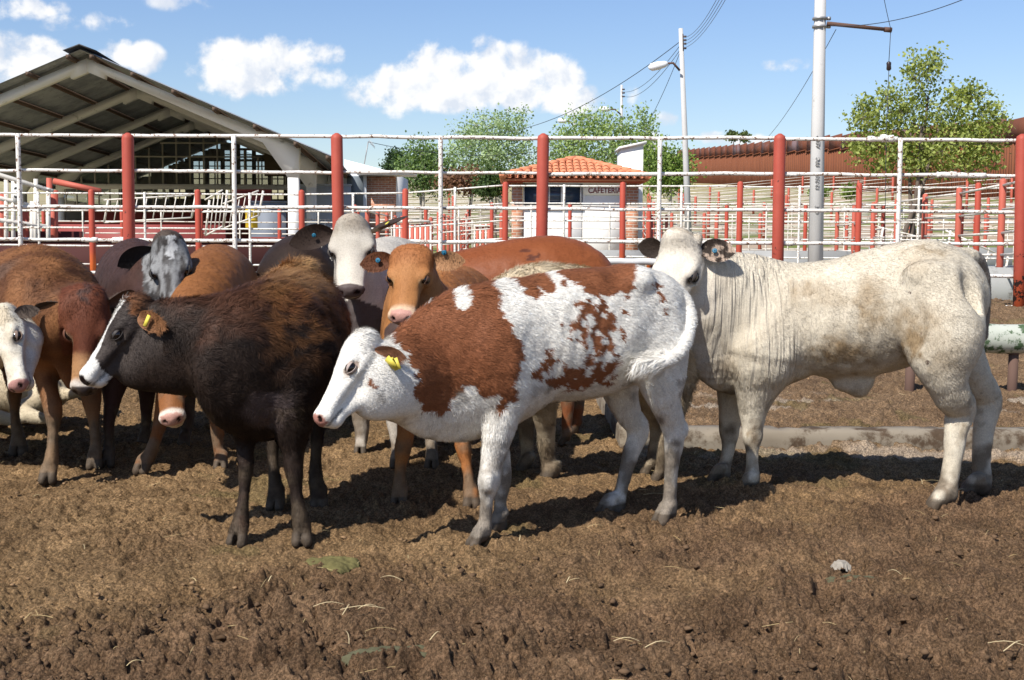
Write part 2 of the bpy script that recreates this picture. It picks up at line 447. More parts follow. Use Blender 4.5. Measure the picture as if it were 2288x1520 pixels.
        if s.ribs:
            x0, x1, y0, y1, per, amp = s.ribs; qx, qy = proj(V)
            mk = sstep(qx, x0, x0+40)*(1-sstep(qx, x1-40, x1))*sstep(qy, y0, y0+50)*(1-sstep(qy, y1-50, y1))
            d = d+mk*amp*(np.sin((qx+.30*(qy-700))*2*math.pi/per)+.4*(fbm3(V*11, 2, seed+9)-.5))
        V = V+N*(d*(1-.8*hd))[:, None]
        N = vnormals(V, Q)
        VV = [V]; QQ = [Q]; NN = [N]; base = len(V); kinds = [np.zeros(len(V))]
        ex = []
        for h in s.heads:
            if h['ears']:
                for q, ear in zip((-1, 1), h['ears']):
                    if ear is None: continue
                    ev, ef, kk = s.ear(h, q, ear); ex.append((ev, ef, kk))
        for e in s.extra: ex.append(e)
        for ev, ef, kk in ex:
            en = vnormals(ev, ef); VV.append(ev); NN.append(en); QQ.append(ef+base); kinds.append(kk); base += len(ev)
        V = np.concatenate(VV); N = np.concatenate(NN); Q = np.concatenate(QQ); K = np.concatenate(kinds)
        C = s.paint(V, N, K, colour, seed, mud)
        wet = s.wet(V, K)
        Fl = [Q]; V0, N0, C0 = V, N, C
        nb = len(V)
        if fn:
            fv, fnn, fc, ff = s.furry(V, N, Q, K, colour, fn, flen, flow, fw, seed, lenfn, lift, mud, wild)
            V = np.concatenate([V, fv]); N = np.concatenate([N, fnn]); C = np.concatenate([C, fc]); wet = np.concatenate([wet, np.zeros(len(fv))])
            Fl.append(ff+nb)
        att = {'wet': wet}
        if s.folds: att['fold'] = s.foldfn(V)
        cen = np.array([V0[:, 0].mean(), V0[:, 1].mean(), s.gz])
        root = tag(empty(s.name, cen), s.label, s.cat, 'cattle standing in the pen')
        m = coat_mat(s.name+'_coat', rough, folds=s.folds)
        body = mesh_np('body', V, Fl, m, root, True, C, att, origin=cen); body.location = (0, 0, 0)
        body.data.normals_split_custom_set_from_vertices(N.tolist())
        s.root = root; s.cen = cen
        if eyeparts:
            for h in s.heads:
                for q, on in zip((-1, 1), h['eyes']):
                    if on: s.eye(h, q)
        return s
    def sub(s, mb, name, m, parent=None, smooth=True):
        o = mb.build(name, m, None, smooth); o.parent = parent or s.root
        if parent is None: o.matrix_parent_inverse = Matrix.Translation(-Vector(s.root.location))
        return o
    def eye(s, h, q):
        r = .055*h['L']*h.get('es', 1); c = h['g'](.425, q*.152, -.078)
        x, y, z = h['M']; mb = MB(); vs = []; fs = []
        nu, nv = 14, 10
        for i in range(nv+1):
            for j in range(nu):
                a = math.pi*i/nv; b = 2*math.pi*j/nu
                vs.append(c+r*(math.cos(a)*y*q+math.sin(a)*(math.cos(b)*x*1.08+math.sin(b)*z)))
        for i in range(nv):
            for j in range(nu): fs.append((i*nu+j, i*nu+(j+1) % nu, (i+1)*nu+(j+1) % nu, (i+1)*nu+j))
        mb.add(vs, fs); s.sub(mb, 'eye', EYE)
        # upper and lower lid
        lm = mat('eyelid_skin', h['lid'], .6)
        lv = []; lf = []; R1 = r*1.06
        for side, a0, a1 in ((1, h.get('open', .42), .95), (-1, .50, .95)):
            b0 = len(lv); n1, n2 = 7, 14
            for i in range(n1):
                for j in range(n2):
                    e = a0+(a1-a0)*i/(n1-1); b = math.pi*(j/(n2-1))
                    ed = e*math.sin(b)**.6 if side > 0 else e*math.sin(b)**.7
                    yy = math.cos(ed)*math.sin(b); zz = math.sin(ed)*side*math.sin(b)**.5; xx = math.cos(b)
                    v = np.array([xx, yy, zz]); v /= np.linalg.norm(v)
                    lv.append(c+R1*(v[0]*x*1.12+v[1]*y*q+v[2]*z))
            for i in range(n1-1):
                for j in range(n2-1): lf.append((b0+i*n2+j, b0+i*n2+j+1, b0+(i+1)*n2+j+1, b0+(i+1)*n2+j))
        mb = MB(); mb.add(lv, lf); o = s.sub(mb, 'eyelid', lm)
        sm = o.modifiers.new('t', 'SOLIDIFY'); sm.thickness = r*.12
    def ear(s, h, q, ear):
        """ear: dict(dir=(x,y,z) in head axes (y outward), face=(..) opening direction, s=size factor)"""
        x, y, z = h['M']; L = h['L']; g = h['g']
        base = g(ear.get('bx', .10), q*ear.get('by', .16), ear.get('bz', -.08))
        tow = lambda v: unit(v[0]*x+v[1]*q*y+v[2]*z)
        d = tow(ear['dir']); f = tow(ear['face']); f = unit(f-(f @ d)*d); a = np.cross(d, f)
        ln = h['earsz'][0]*L*ear.get('s', 1); wd = h['earsz'][1]*L*ear.get('s', 1); droop = ear.get('droop', .0)
        nu, nv = 18, 11; th = .006; V = []; K = []
        for layer in (0, 1):
            for i in range(nu):
                u = i/(nu-1)
                hw = wd*(.30+.70*max(0, math.sin(math.pi*min(1, u)**.8))**.8)*(1 if u < .72 else max(.03, math.sqrt(max(0, 1-((u-.72)/.285)**2))))
                cup = (1-u*.7)*.75
                for j in range(nv):
                    v = -1+2*j/(nv-1)
                    ang = v*1.35*cup
                    lat = (math.sin(ang)/ang if abs(ang) > 1e-3 else 1.0)*v*hw
                    dep = (1-math.cos(ang))*hw*.9
                    edge = (1-abs(v)**4)*(1-u**6)
                    off = dep-(th*edge*(1.0 if layer else -.2))*(1.5-u)
                    jag = .0
                    p = base+d*(u*ln)+a*lat+f*off-np.array([0, 0, droop*u*u*ln])
                    V.append(p); K.append(2.0 if layer == 0 else 1.0)
        F = []
        for layer in (0, 1):
            o = layer*nu*nv
            for i in range(nu-1):
                for j in range(nv-1):
                    qd = (o+i*nv+j, o+i*nv+j+1, o+(i+1)*nv+j+1, o+(i+1)*nv+j)
                    F.append(qd if layer == 0 else qd[::-1])
        o = nu*nv
        for i in range(nu-1):
            F.append((i*nv, (i+1)*nv, o+(i+1)*nv, o+i*nv)); F.append((i*nv+nv-1, o+i*nv+nv-1, o+(i+1)*nv+nv-1, (i+1)*nv+nv-1))
        for j in range(nv-1): F.append(((nu-1)*nv+j, (nu-1)*nv+j+1, o+(nu-1)*nv+j+1, o+(nu-1)*nv+j))
        V = np.array(V); F = np.array(F)
        cr = np.cross(V[F[:nv, 2]]-V[F[:nv, 0]], V[F[:nv, 3]]-V[F[:nv, 1]]).sum(0)
        if cr @ f < 0: F = F[:, ::-1]
        for nm in ('tag', 'tag2'):
            if ear.get(nm): s.tags = getattr(s, 'tags', []); s.tags.append((base, d, a, f, ln, wd, droop, ear[nm]))
        return V, F, np.array(K)
    def wet(s, V, K):
        wv = np.zeros(len(V))
        for h in s.heads:
            hl = ((V-h['O']) @ h['M'].T)/h['L']
            wv = np.maximum(wv, sstep(hl[:, 0], .93, .96)*(hl[:, 0] < 1.1)*(np.abs(hl[:, 1]) < .14)*(hl[:, 2] > -.24)*(hl[:, 2] < 0)*(K == 0))
        return wv
    def paint(s, V, N, K, colour, seed, mud=True):
        px, py = proj(V)
        nx = (fbm3(V*26, 3, seed+20)-.5); ny = (fbm3(V*26, 3, seed+30)-.5)
        hls = [((V-h['O']) @ h['M'].T)/h['L'] for h in s.heads]
        C = np.asarray(colour(V, N, px, py, nx, ny, hls[0] if hls else None, K), float)
        if C.ndim == 1: C = np.tile(C, (len(V), 1))
        # nostril and lips
        for h, hl in zip(s.heads, hls):
            near = (K == 0) & (np.abs(hl[:, 1]) < .3) & (hl[:, 0] < 1.15)
            for q in (-1, 1):
                d = np.sqrt(((hl[:, 0]-1.0)/.05)**2+((hl[:, 1]/h['wide']-q*.066)/.026)**2+((hl[:, 2]+.135)/.032)**2)
                C[near & (d < 1.0)] = (.012, .006, .006)
        for h, hl in zip(s.heads, hls):
            ml = (K == 0) & (np.abs(hl[:, 1]) < .3) & (np.abs(hl[:, 1]) > .03) & (hl[:, 0] > .77) & (hl[:, 0] < 1.03) & (np.abs(hl[:, 2]+.243-.05*(hl[:, 0]-.9)) < .013)
            C[ml] *= .35
        zz = V[:, 2]-s.gz
        if mud:
            nn = fbm3(V*16, 3, seed+40); n2 = fbm3(V*45, 2, seed+44)
            m = np.clip((s.mudh-zz)/.32, 0, 1)*1.0+(nn-.5)*2.4-.18
            m = np.where(zz < s.mudh+.16, np.clip(m*1.5, 0, 1), 0)*(K < 3)
            mc = np.array([.135, .098, .064])*(.55+.9*n2)[:, None]
            mc = mc*np.where(C.mean(1) < .04, .55, 1)[:, None]
            C = C*(1-m[:, None]*.85)+mc*m[:, None]*.85
            hf = sstep(-zz, -.050+.0, -.043)[:, None]*(K < 3)[:, None]
            C = C*(1-hf*.9)+np.array([.075, .056, .040])*hf*.9*(.6+.8*n2)[:, None]
        return np.clip(C, .002, .9)
    def furry(s, V, N, Q, K, colour, n, ln, flow, wd, seed, lenfn, lift, mud, wild):
        rs = np.random.RandomState(seed+100)
        a = np.linalg.norm(np.cross(V[Q[:, 2]]-V[Q[:, 0]], V[Q[:, 3]]-V[Q[:, 1]]), axis=1)
        ctr = V[Q].mean(1); toc = CAM-ctr; nm = N[Q[:, 0]]
        face = ((nm*toc).sum(1) > -.35*np.linalg.norm(toc, axis=1))
        a = a*np.where(face, 1, .25)*np.where(K[Q[:, 0]] == 3, 0, 1)
        pick = rs.choice(len(Q), n, p=a/a.sum())
        u, v = rs.rand(n, 1), rs.rand(n, 1); q = Q[pick]
        p = (V[q[:, 0]]*(1-u)+V[q[:, 1]]*u)*(1-v)+(V[q[:, 3]]*(1-u)+V[q[:, 2]]*u)*v
        nn = (N[q[:, 0]]*(1-u)+N[q[:, 1]]*u)*(1-v)+(N[q[:, 3]]*(1-u)+N[q[:, 2]]*u)*v; nn /= np.linalg.norm(nn, axis=1)[:, None]+1e-9
        kk = K[q[:, 0]]
        fl = flow(p) if flow else np.tile([1, 0, -.45], (n, 1))
        # combing: large scale swirl plus clumps
        sw = np.stack([fbm3(p*14, 2, seed+60)-.5, fbm3(p*14, 2, seed+61)-.5, fbm3(p*14, 2, seed+62)-.5], 1)
        cl = np.stack([vn3(p*70, seed+63)-.5, vn3(p*70, seed+64)-.5, vn3(p*70, seed+65)-.5], 1)
        d = fl/np.linalg.norm(fl, axis=1)[:, None]+sw*wild*4+cl*wild*2.2+rs.randn(n, 3)*.12
        d -= (d*nn).sum(1)[:, None]*nn; d /= np.linalg.norm(d, axis=1)[:, None]+1e-9
        L = ln*(.6+.8*rs.rand(n))
        lf = np.full(n, lift)
        zz = p[:, 2]-s.gz
        L = L*np.where(zz < .35, .55, 1)*np.where(zz < .05, .3, 1)
        for h in s.heads:
            hl = ((p-h['O']) @ h['M'].T)/h['L']; on = sstep(hl[:, 0], .1, .4)*(np.linalg.norm(p-h['O'], axis=1) < h['L']*1.15)
            L = L*(1-.6*on); L = np.where((hl[:, 0] > .9) & (hl[:, 0] < 1.1) & (np.abs(hl[:, 1]) < .2), L*.15, L)
            for q_ in (-1, 1):
                de = np.linalg.norm(hl-np.array([.425, q_*.17*h['wide'], -.078]), axis=1); L = np.where(de < .065, L*.05, L)
        if lenfn is not None:
            f_, l_ = lenfn(p, nn); L = L*f_; lf = lf*l_
        t = d+nn*(lf*(.6+.8*rs.rand(n)))[:, None]; t /= np.linalg.norm(t, axis=1)[:, None]
        side = np.cross(nn, d)
        W = wd*(.7+.6*rs.rand(n))
        b0 = p-nn*.0015-side*W[:, None]*.5; b1 = p-nn*.0015+side*W[:, None]*.5
        tip = p+t*L[:, None]
        long = L > .02
        mid = p+t*(L*.5)[:, None]+nn*(L*.06)[:, None]; tip = tip-nn*(L*.12*lf)[:, None]+cl*(L*.5)[:, None]*long[:, None]
        m0 = mid-side*W[:, None]*.42; m1 = mid+side*W[:, None]*.42
        fv = np.stack([b0, b1, m0, m1, tip], 1).reshape(-1, 3)
        fc = s.paint(p, nn, kk, colour, seed, mud)
        var = (.84+.36*rs.rand(n))[:, None]; dk = (.88+.28*(vn3(p*70, seed+63)))[:, None]
        fc = fc*var*dk
        fc5 = np.stack([fc*.94, fc*.94, fc, fc, fc*1.05], 1).reshape(-1, 3)
        sn = nn+side*(rs.randn(n)*.16)[:, None]+d*(rs.randn(n)*.14+.06)[:, None]; sn /= np.linalg.norm(sn, axis=1)[:, None]
        fnn = np.repeat(sn, 5, 0)
        i = np.arange(n)*5
        tri = np.concatenate([np.stack([i+3, i+1, i], 1), np.stack([i+2, i+3, i], 1), np.stack([i+4, i+3, i+2], 1)])
        return fv, fnn, np.clip(fc5, 0, .95), tri
# ------------------------------------------------------------------ ground
def gz(x, y):
    x = np.asarray(x, float); y = np.asarray(y, float)
    z = sstep(y, 8.5, 12.6)*.34*sstep(x, -3, 0)+sstep(y, 8.5, 12.6)*.15*(1-sstep(x, -3, 0)) - sstep(y, 13.5, 22)*.16
    z = z+np.where(y > 45, np.minimum(y-45, 420)*.058*sstep(y, 45, 60), 0)
    z = z+1.5*sstep(x, 14, 36)*sstep(y, 45, 85)
    z = z+9.5*np.exp(-((x-78)/42)**2)*sstep(y, 235, 420)+6*np.exp(-((x+260)/150)**2)*sstep(y, 300, 450)
    return z
def G(x, y): return float(gz(x, y))
def clods(x, y, cell, hmax, seed, dens=1.0):
    gx, gy = x/cell, y/cell; ix, iy = np.floor(gx), np.floor(gy); H = np.zeros_like(x)
    for dx in (-1, 0, 1):
        for dy in (-1, 0, 1):
            cx, cy = ix+dx, iy+dy
            jx = cx+_h(cx, cy, 1, seed); jy = cy+_h(cx, cy, 2, seed); r = .35+.65*_h(cx, cy, 3, seed); hh = _h(cx, cy, 4, seed); on = _h(cx, cy, 5, seed) < dens
            d2 = ((gx-jx)**2+(gy-jy)**2)/(r*r)
            H = np.maximum(H, np.where(on, np.sqrt(np.maximum(1-d2, 0))*hh*r*hmax, 0))
    return H
def near_ground():
    nr, nc = (400, 560) if QUICK else (980, 1400)
    ys = 2.45*np.exp(np.linspace(0, 1, nr)*math.log(14.2/2.45)); u = np.linspace(-1, 1, nc)
    Yg = np.repeat(ys[:, None], nc, 1); hw = .60*Yg+.55; X = u[None, :]*hw; Y = Yg
    x, y = X.ravel(), Y.ravel()
    wx = x+(fbm2(x*9, y*9, 3, 1)-.5)*.09+(fbm2(x*48, y*48, 2, 51)-.5)*.026; wy = y+(fbm2(x*9, y*9, 3, 2)-.5)*.09+(fbm2(x*48, y*48, 2, 52)-.5)*.026
    bn = fbm2(x*1.6, y*1.6, 4, 3)
    dark = sstep(4.15+.75*np.clip(x, -2.2, 1.5)-y+(bn-.5)*3.6, -1.3, 1.3)
    slab = (x > .66+(fbm2(x*3, y*3, 2, 8)-.5)*.05) & (y > 6.44)
    rough = .56+.44*dark; rough = rough*(.55+.9*fbm2(x*2.3, y*2.3, 3, 4)); rough = np.where(slab, rough*1.25, rough)
    far = np.clip(5/y, .5, 1)
    h = clods(wx, wy, .085, .042, 11, .55)*.9+clods(wx+3, wy-2, .046, .034, 12, .7)+clods(wx, wy, .026, .028, 13, .75)+clods(wx, wy, .0135, .015, 14, .8)
    h = h+(fbm2(x*60, y*60, 3, 15)-.5)*.020+(fbm2(x*22, y*22, 3, 17)-.5)*.030
    base = (fbm2(x*1.1, y*1.1, 3, 5)-.5)*.05+(fbm2(x*4.2, y*4.2, 3, 6)-.5)*.05*rough
    # hoof holes
    holes = clods(wx+9, wy+5, .30, .06, 16, .55)*rough
    z = gz(x, y)+base+(h-.022)*rough*1.02-holes*.16
    ring = (np.abs(y-6.38) < .06) & (x > .52)
    z = z+np.where(slab, .10+.012, 0)
    z = np.where((y > 6.29) & (y < 6.455) & (x > .62), np.minimum(z, .085), z)
    z = np.where((x > .58) & (x < .70) & (y > 6.29) & (y < 8.6), np.minimum(z, .07), z)
    z = z+np.where(~slab & (y > 5.9) & (y < 6.3) & (x > .58), .035*sstep(y, 5.95, 6.28)*(fbm2(x*5, y*5, 3, 30)+.3), 0)
    # soil colour: wet dung to dry trampled dust
    n1 = fbm2(x*5, y*5, 4, 21); n2 = fbm2(x*33, y*33, 3, 22)
    dk = lerp((.076, .045, .026), (.178, .112, .064), n1); tn = lerp((.115, .070, .034), (.245, .160, .082), n1)
    dd = np.clip(dark*1.05+(n2-.5)*.5, 0, 1)
    C = dk*dd[:, None]+tn*(1-dd[:, None])
    C = C*(.72+.56*n2)[:, None]*(.90+.2*sstep(fbm2(x*5.6, y*5.6, 4, 27), .3, .7))[:, None]*(.80+.4*vn2(x*120, y*120, 28))[:, None]
    sl = slab & (y > 6.4); C = np.where(sl[:, None], lerp((.10, .062, .036), (.23, .155, .092), np.clip(n1+(n2-.5)*.7, 0, 1)), C)
    pale = sl & (y > 7.0) & (y < 7.8); pm = sstep(fbm2(x*2, y*9, 3, 24), .52, .7)*pale*.6; C = C*(1-pm[:, None])+np.array([.36, .31, .25])*pm[:, None]
    ft = sstep(-np.abs(y-6.16), -.16, -.05)*(x > .58)*sstep(n1, .35, .6)*.75; C = C*(1-ft[:, None])+np.array([.33, .27, .21])*ft[:, None]
    gr = sstep(fbm2(x*3.1, y*3.1, 3, 25), .66, .72)*(1-dark)*.35; C = C*(1-gr[:, None])+np.array([.12, .105, .04])*gr[:, None]
    idx = np.arange(nr*nc).reshape(nr, nc)
    Fq = np.stack([idx[:-1, :-1], idx[:-1, 1:], idx[1:, 1:], idx[1:, :-1]], -1).reshape(-1, 4)
    m, t, b = nmat('trampled_soil', .95, .12)
    a = t.new('ShaderNodeAttribute', attribute_name='Col'); tc = t.new('ShaderNodeTexCoord')
    n = t.noise(tc.outputs['Object'], 120, 5, .75); nb = t.noise(tc.outputs['Object'], 420, 3, .7)
    cc = t.mix(t.ramp(n, .38, .68), t.mix(1.0, a.outputs[0], (.62, .60, .58), 'MULTIPLY'), t.mix(1.0, a.outputs[0], (2.2, 2.15, 2.1), 'MULTIPLY'))
    fl = t.noise(tc.outputs['Object'], 230, 2, .6); t.put(b.inputs['Base Color'], t.mix(t.math('MULTIPLY', t.ramp(fl, .66, .72), .7), cc, (.40, .31, .19)))
    bump(t, b, t.math('ADD', t.math('ADD', n, t.math('MULTIPLY', nb, .5)), t.math('MULTIPLY', t.noise(tc.outputs['Object'], 46, 4, .7), 1.3)), 1.0, .011)
    o = mesh_np('pen_ground', np.stack([x, y, z], 1), Fq, m, None, True, C); tag(o, kind='structure')
near_ground()
def far_ground():
    ys = np.concatenate([np.linspace(-6, 13.6, 30), 13.6+np.cumsum(np.linspace(.35, 9, 130))]); u = np.linspace(-1, 1, 140); u = np.sign(u)*np.abs(u)**1.4
    Y = np.repeat(ys[:, None], 140, 1); X = u[None, :]*(.62*np.abs(Y)+14)*(1+.6*(Y > 60)); x, y = X.ravel(), Y.ravel()
    z = gz(x, y)+(fbm2(x*.7, y*.7, 3, 40)-.5)*.10*sstep(y, 13, 18)-np.where(y < 13.8, .10, 0)
    idx = np.arange(len(ys)*140).reshape(len(ys), 140)
    Fq = np.stack([idx[:-1, :-1], idx[:-1, 1:], idx[1:, 1:], idx[1:, :-1]], -1).reshape(-1, 4)
    m, t, b = nmat('yard_soil_and_grass', .95, .1)
    tc = t.new('ShaderNodeTexCoord'); sp = t.new('ShaderNodeSeparateXYZ', i_0=tc.outputs['Object'])
    n = t.noise(tc.outputs['Object'], .35, 5, .6); n2 = t.noise(tc.outputs['Object'], 3.2, 5, .65); n3 = t.noise(tc.outputs['Object'], .05, 4, .6)
    dust = t.mix(n2, (.25, .185, .13), (.44, .35, .265))
    grass = t.mix(n2, (.07, .11, .03), (.20, .21, .07))
    c = t.mix(t.ramp(n, .46, .56), dust, grass)
    dry = t.mix(n3, (.20, .185, .095), (.40, .34, .20)); c = t.mix(t.ramp(sp.outputs[1], 85, 190), c, dry)
    c = t.mix(t.ramp(sp.outputs[1], 16, 12.5), c, (.13, .085, .05))
    t.put(b.inputs['Base Color'], c); bump(t, b, n2, .6, .05)
    tag(mesh_np('ground', np.stack([x, y, z], 1), Fq, m, None, True), kind='structure')
far_ground()

# ------------------------------------------------------------------ materials of the yard
def paint_mat(name, c1, c2, rust=(.16, .06, .025), lo=.56, hi=.62, scale=9, rough=.6, low=None):
    m, t, b = nmat(name, rough, .3); tc = t.new('ShaderNodeTexCoord'); geo = t.new('ShaderNodeNewGeometry')
    v = geo.outputs['Position']
    n = t.noise(v, scale, 6, .72); n2 = t.noise(v, scale*.35, 4, .6); n3 = t.noise(v, scale*5, 4, .7)
    c = t.mix(n2, c1, c2)
    if low is not None:
        sp = t.new('ShaderNodeSeparateXYZ', i_0=v); f = t.ramp(t.math('ADD', sp.outputs[2], t.math('MULTIPLY', n2, .3)), low[0], low[1]); c = t.mix(f, low[2], c)
        nn = t.math('ADD', n, t.math('MULTIPLY', t.ramp(sp.outputs[2], low[4], .4), low[3]))
    else: nn = n
    c = t.mix(t.ramp(nn, lo, hi), c, t.mix(n3, rust, tuple(q*.35 for q in rust)))
    t.put(b.inputs['Base Color'], c); bump(t, b, t.math('ADD', nn, t.math('MULTIPLY', n3, .4)), .35, .003)
    return m
WHITE = paint_mat('chipped_white_paint', (.62, .585, .53), (.80, .78, .74), (.22, .10, .045), .545, .60, 34)
WHITEF = paint_mat('white_paint_far', (.56, .51, .44), (.76, .72, .66), (.30, .15, .08), .55, .65, 9)
REDN = paint_mat('red_post_paint', (.27, .040, .026), (.44, .090, .058), (.035, .02, .018), .66, .68, 12, low=(.55, 1.1, (.46, .085, .028), .17, 1.35))
RED2 = paint_mat('red_orange_paint', (.35, .052, .032), (.42, .075, .045), (.08, .03, .02), .72, .76, 12, low=(.7, 1.15, (.60, .13, .03), .0, 1.0))
REDF = paint_mat('red_paint_far', (.40, .085, .055), (.48, .12, .08), (.2, .06, .04), .70, .8, 5)
CURBM = paint_mat('dirty_concrete', (.15, .12, .088), (.27, .235, .185), (.10, .065, .04), .46, .62, 6, rough=.95)
CONC = paint_mat('concrete', (.42, .385, .33), (.55, .515, .455), (.24, .20, .15), .56, .72, 6, rough=.9)

# ------------------------------------------------------------------ fences
def wob(a, b, n, amp, seed):
    t = np.linspace(0, 1, n)[:, None]; p = np.asarray(a)*(1-t)+np.asarray(b)*t; rs = np.random.RandomState(seed)
    q = rs.randn(n, 3)*amp; q[0] = q[-1] = 0; q = q*[.3, 1, 1]; k = np.ones(3)/3
    for c in range(3): q[:, c] = np.convolve(q[:, c], k, 'same')
    return p+q
def fence(name, label, posts, height, rails, rp, rr, mp, mw, ups=True, ru=None, seed=0, cap=True, group='pipe rail fences of the stock pens', sleeves=(), dz=0.0, nseg=10, gap=False):
    """posts: list of (x, y); rails: heights above the ground of each post"""
    root = tag(empty(name, (posts[0][0], posts[0][1], G(*posts[0]))), label, 'fence', group)
    rs = np.random.RandomState(seed)
    for (x, y) in posts:
        z = G(x, y)+dz; h = height*(1+rs.randn()*.006); mb = MB(); tx, ty = rs.randn(2)*.006
        pts = [(x, y, z-.15), (x+tx*.5, y+ty*.5, z+h*.5), (x+tx, y+ty, z+h)]; rad = [rp, rp, rp]
        if cap: pts += [(x+tx, y+ty, z+h+rp*.45), (x+tx, y+ty, z+h+rp*.75)]; rad += [rp*.8, rp*.25]
        mb.tube(pts, rad, 14); mb.build('post', mp, root, True)
    for k, rh in enumerate(rails):
        mb = MB()
        for i in range(len(posts)-1):
            (x0, y0), (x1, y1) = posts[i], posts[i+1]
            a = (x0, y0+rp*.4, G(x0, y0)+dz+rh+rs.randn()*.006); b = (x1, y1+rp*.4, G(x1, y1)+dz+rh+rs.randn()*.006)
            mb.tube(wob(a, b, nseg, rr*.22, seed*31+k*7+i), rr*(1+rs.randn()*.04), 8)
        mb.build('rail', mw, root, True)
    if ups:
        for i in range(len(posts)-1):
            x = (posts[i][0]+posts[i+1][0])/2; y = (posts[i][1]+posts[i+1][1])/2; z = G(x, y)+dz; u = ru or rr*1.25
            mb = MB(); mb.tube(wob((x, y-rr*1.2, z-.1), (x, y-rr*1.2, z+rails[-1]+rr*1.5), 7, rr*.2, seed*5+i), u, 8); mb.build('upright', mw, root, True)
    for (x, y, z, ln, r) in sleeves:
        mb = MB(); n = 7; t = np.linspace(-ln/2, ln/2, n); mb.tube([(x+q, y, z+rs.randn()*.002) for q in t], r*(1+rs.rand(n)*.35), 10); mb.build('wrapped_joint', mw, root, True)
    return root
def on(px, Y): return (float(P(px, 600, Y)[0]), Y)
# near fence behind the herd
zn = lambda y: P(1144, y, 12.5)[2]
posts = [on(-210, 12.5), on(290, 12.5), on(757, 12.5), on(1210, 12.5), on(1737, 12.5), on(2277, 12.5), on(2790, 12.5)]
root = tag(empty('stock_fence', (0, 12.5, .3)), 'tall pipe fence directly behind the cattle, thick red posts with peeling white rails', 'fence', 'pipe rail fences of the stock pens')
rs = np.random.RandomState(4)
for i, (x, y) in enumerate(posts):
    top = P((x/12.5)*FPX+1144, 303+i*.6, 12.5)[2]; z0 = G(x, y)-.2; rp = .060; q = rs.randn()*.012
    mb = MB(); mb.tube([(x-q, y, z0), (x, y, (z0+top)/2), (x+q, y, top-.03), (x+q, y, top+.005), (x+q, y, top+.03)], [rp, rp, rp, rp*.86, rp*.25], 24); mb.build('post', REDN, root, True)
railY = (307, 387, 467, 541, 613, 684)
for k, ry in enumerate(railY):
    mb = MB(); z = zn(ry)
    for i in range(len(posts)-1):
        mb.tube(wob((posts[i][0], 12.5+.03, z+rs.randn()*.006), (posts[i+1][0], 12.53, z+rs.randn()*.006), 22, .0045, k*9+i), .0185*(1+rs.randn()*.05), 10)
    mb.build('rail', WHITE, root, True)
for i, px in enumerate((50, 527, 985, 1470, 2002, 2530)):
    x = on(px, 12.5)[0]; mb = MB(); mb.tube(wob((x, 12.475, G(x, 12.5)-.05), (x, 12.475, zn(305)), 16, .005, 300+i), .0235, 10); mb.build('upright', WHITE, root, True)
for px, ry, ln, r in ((1965, 307, .30, .026), (1975, 305, .12, .033), (2160, 387, .34, .024), (1760, 387, .16, .022), (1760, 541, .12, .022), (200, 541, .16, .024), (265, 541, .13, .030), (2110, 386, .2, .028)):
    x = on(px, 12.5)[0]; n = 8; mb = MB(); mb.tube([(x+t, 12.525, zn(ry)+rs.randn()*.002) for t in np.linspace(-ln/2, ln/2, n)], r*(.9+rs.rand(n)*.35), 12); mb.build('wrapped_joint', WHITE, root, True)
# second fence
p2 = [on(q, 24.0) for q in (-265, -28, 208, 445, 675, 905, 1128, 1390, 1650, 1915, 2180, 2445)]
fence('stock_fence', 'second pipe fence back, slim red posts turning orange at the foot', p2, 2.05, [.28, .62, .98, 1.32, 1.66, 2.0], .058, .0165, RED2, WHITE, True, .024, 5)
p3 = [on(q, 34.0) for q in (-75, 101, 275, 450, 625, 800, 951, 1099, 1273, 1449, 1622, 1797, 1970, 2145, 2320)]
fence('stock_fence', 'third pipe fence back, crossing in front of the cafeteria and the open shed', p3, 1.95, [.3, .62, .95, 1.28, 1.6, 1.9], .052, .017, RED2, WHITEF, True, .022, 6)
far = [(42, 650, 1120, 'fourth pipe fence back, left of the cafeteria', 2.2), (50, 830, 1130, 'pipe fence beyond the brick building', 2.3), (60, 900, 1130, 'thin pipe fence in front of the trees', 2.6), (72, 905, 1125, 'far pipe fence at the foot of the bushes', 3.0), (86, 905, 1120, 'farthest pipe fence left of the cafeteria', 3.2), (104, 890, 1118, 'faint line of pens just below the dark trees', 3.6),
       (44, 1455, 2330, 'fourth pipe fence back, right of the cafeteria', 2.2), (53, 1450, 2330, 'pipe fence crossing behind the concrete utility pole', 2.4), (64, 1460, 2320, 'thin pipe fence below the rusty wall', 2.7), (80, 1450, 2250, 'far pipe fence up the slope below the rusty wall', 2.8), (96, 1445, 1990, 'long run of red and white fence under the rusty wall', 2.6), (122, 1445, 1930, 'farthest run of red and white fence touching the rusty wall foot', 2.8)]
for i, (Y, a, b, lab, sp) in enumerate(far):
    x0, x1 = on(a, Y)[0], on(b, Y)[0]; n = max(3, int((x1-x0)/sp)+1); xs = np.linspace(x0, x1, n)
    yy = Y+(np.sin(xs*.09+i)*.5 if Y > 50 else xs*.02)
    fence('stock_fence', lab, list(zip(xs.tolist(), yy.tolist())), 1.85, [.35, .65, .95, 1.25, 1.55, 1.82],   .06+.0003*Y, .012+.00012*Y, REDF, WHITEF, Y < 70, None, 20+i, nseg=3)
cross = [((-2.05, 34), (-2.1, 60), 'cross fence running away left of the cafeteria'), ((3.0, 44), (3.6, 64), 'cross fence running away right of the cafeteria'), ((7.3, 14.5), (9.0, 34), 'cross fence leading back beside the right end post'),
          ((-3.4, 24), (-3.6, 42), 'cross fence running back from the second fence'), ((5.2, 40), (7.4, 80), 'long cross fence behind the concrete utility pole')]
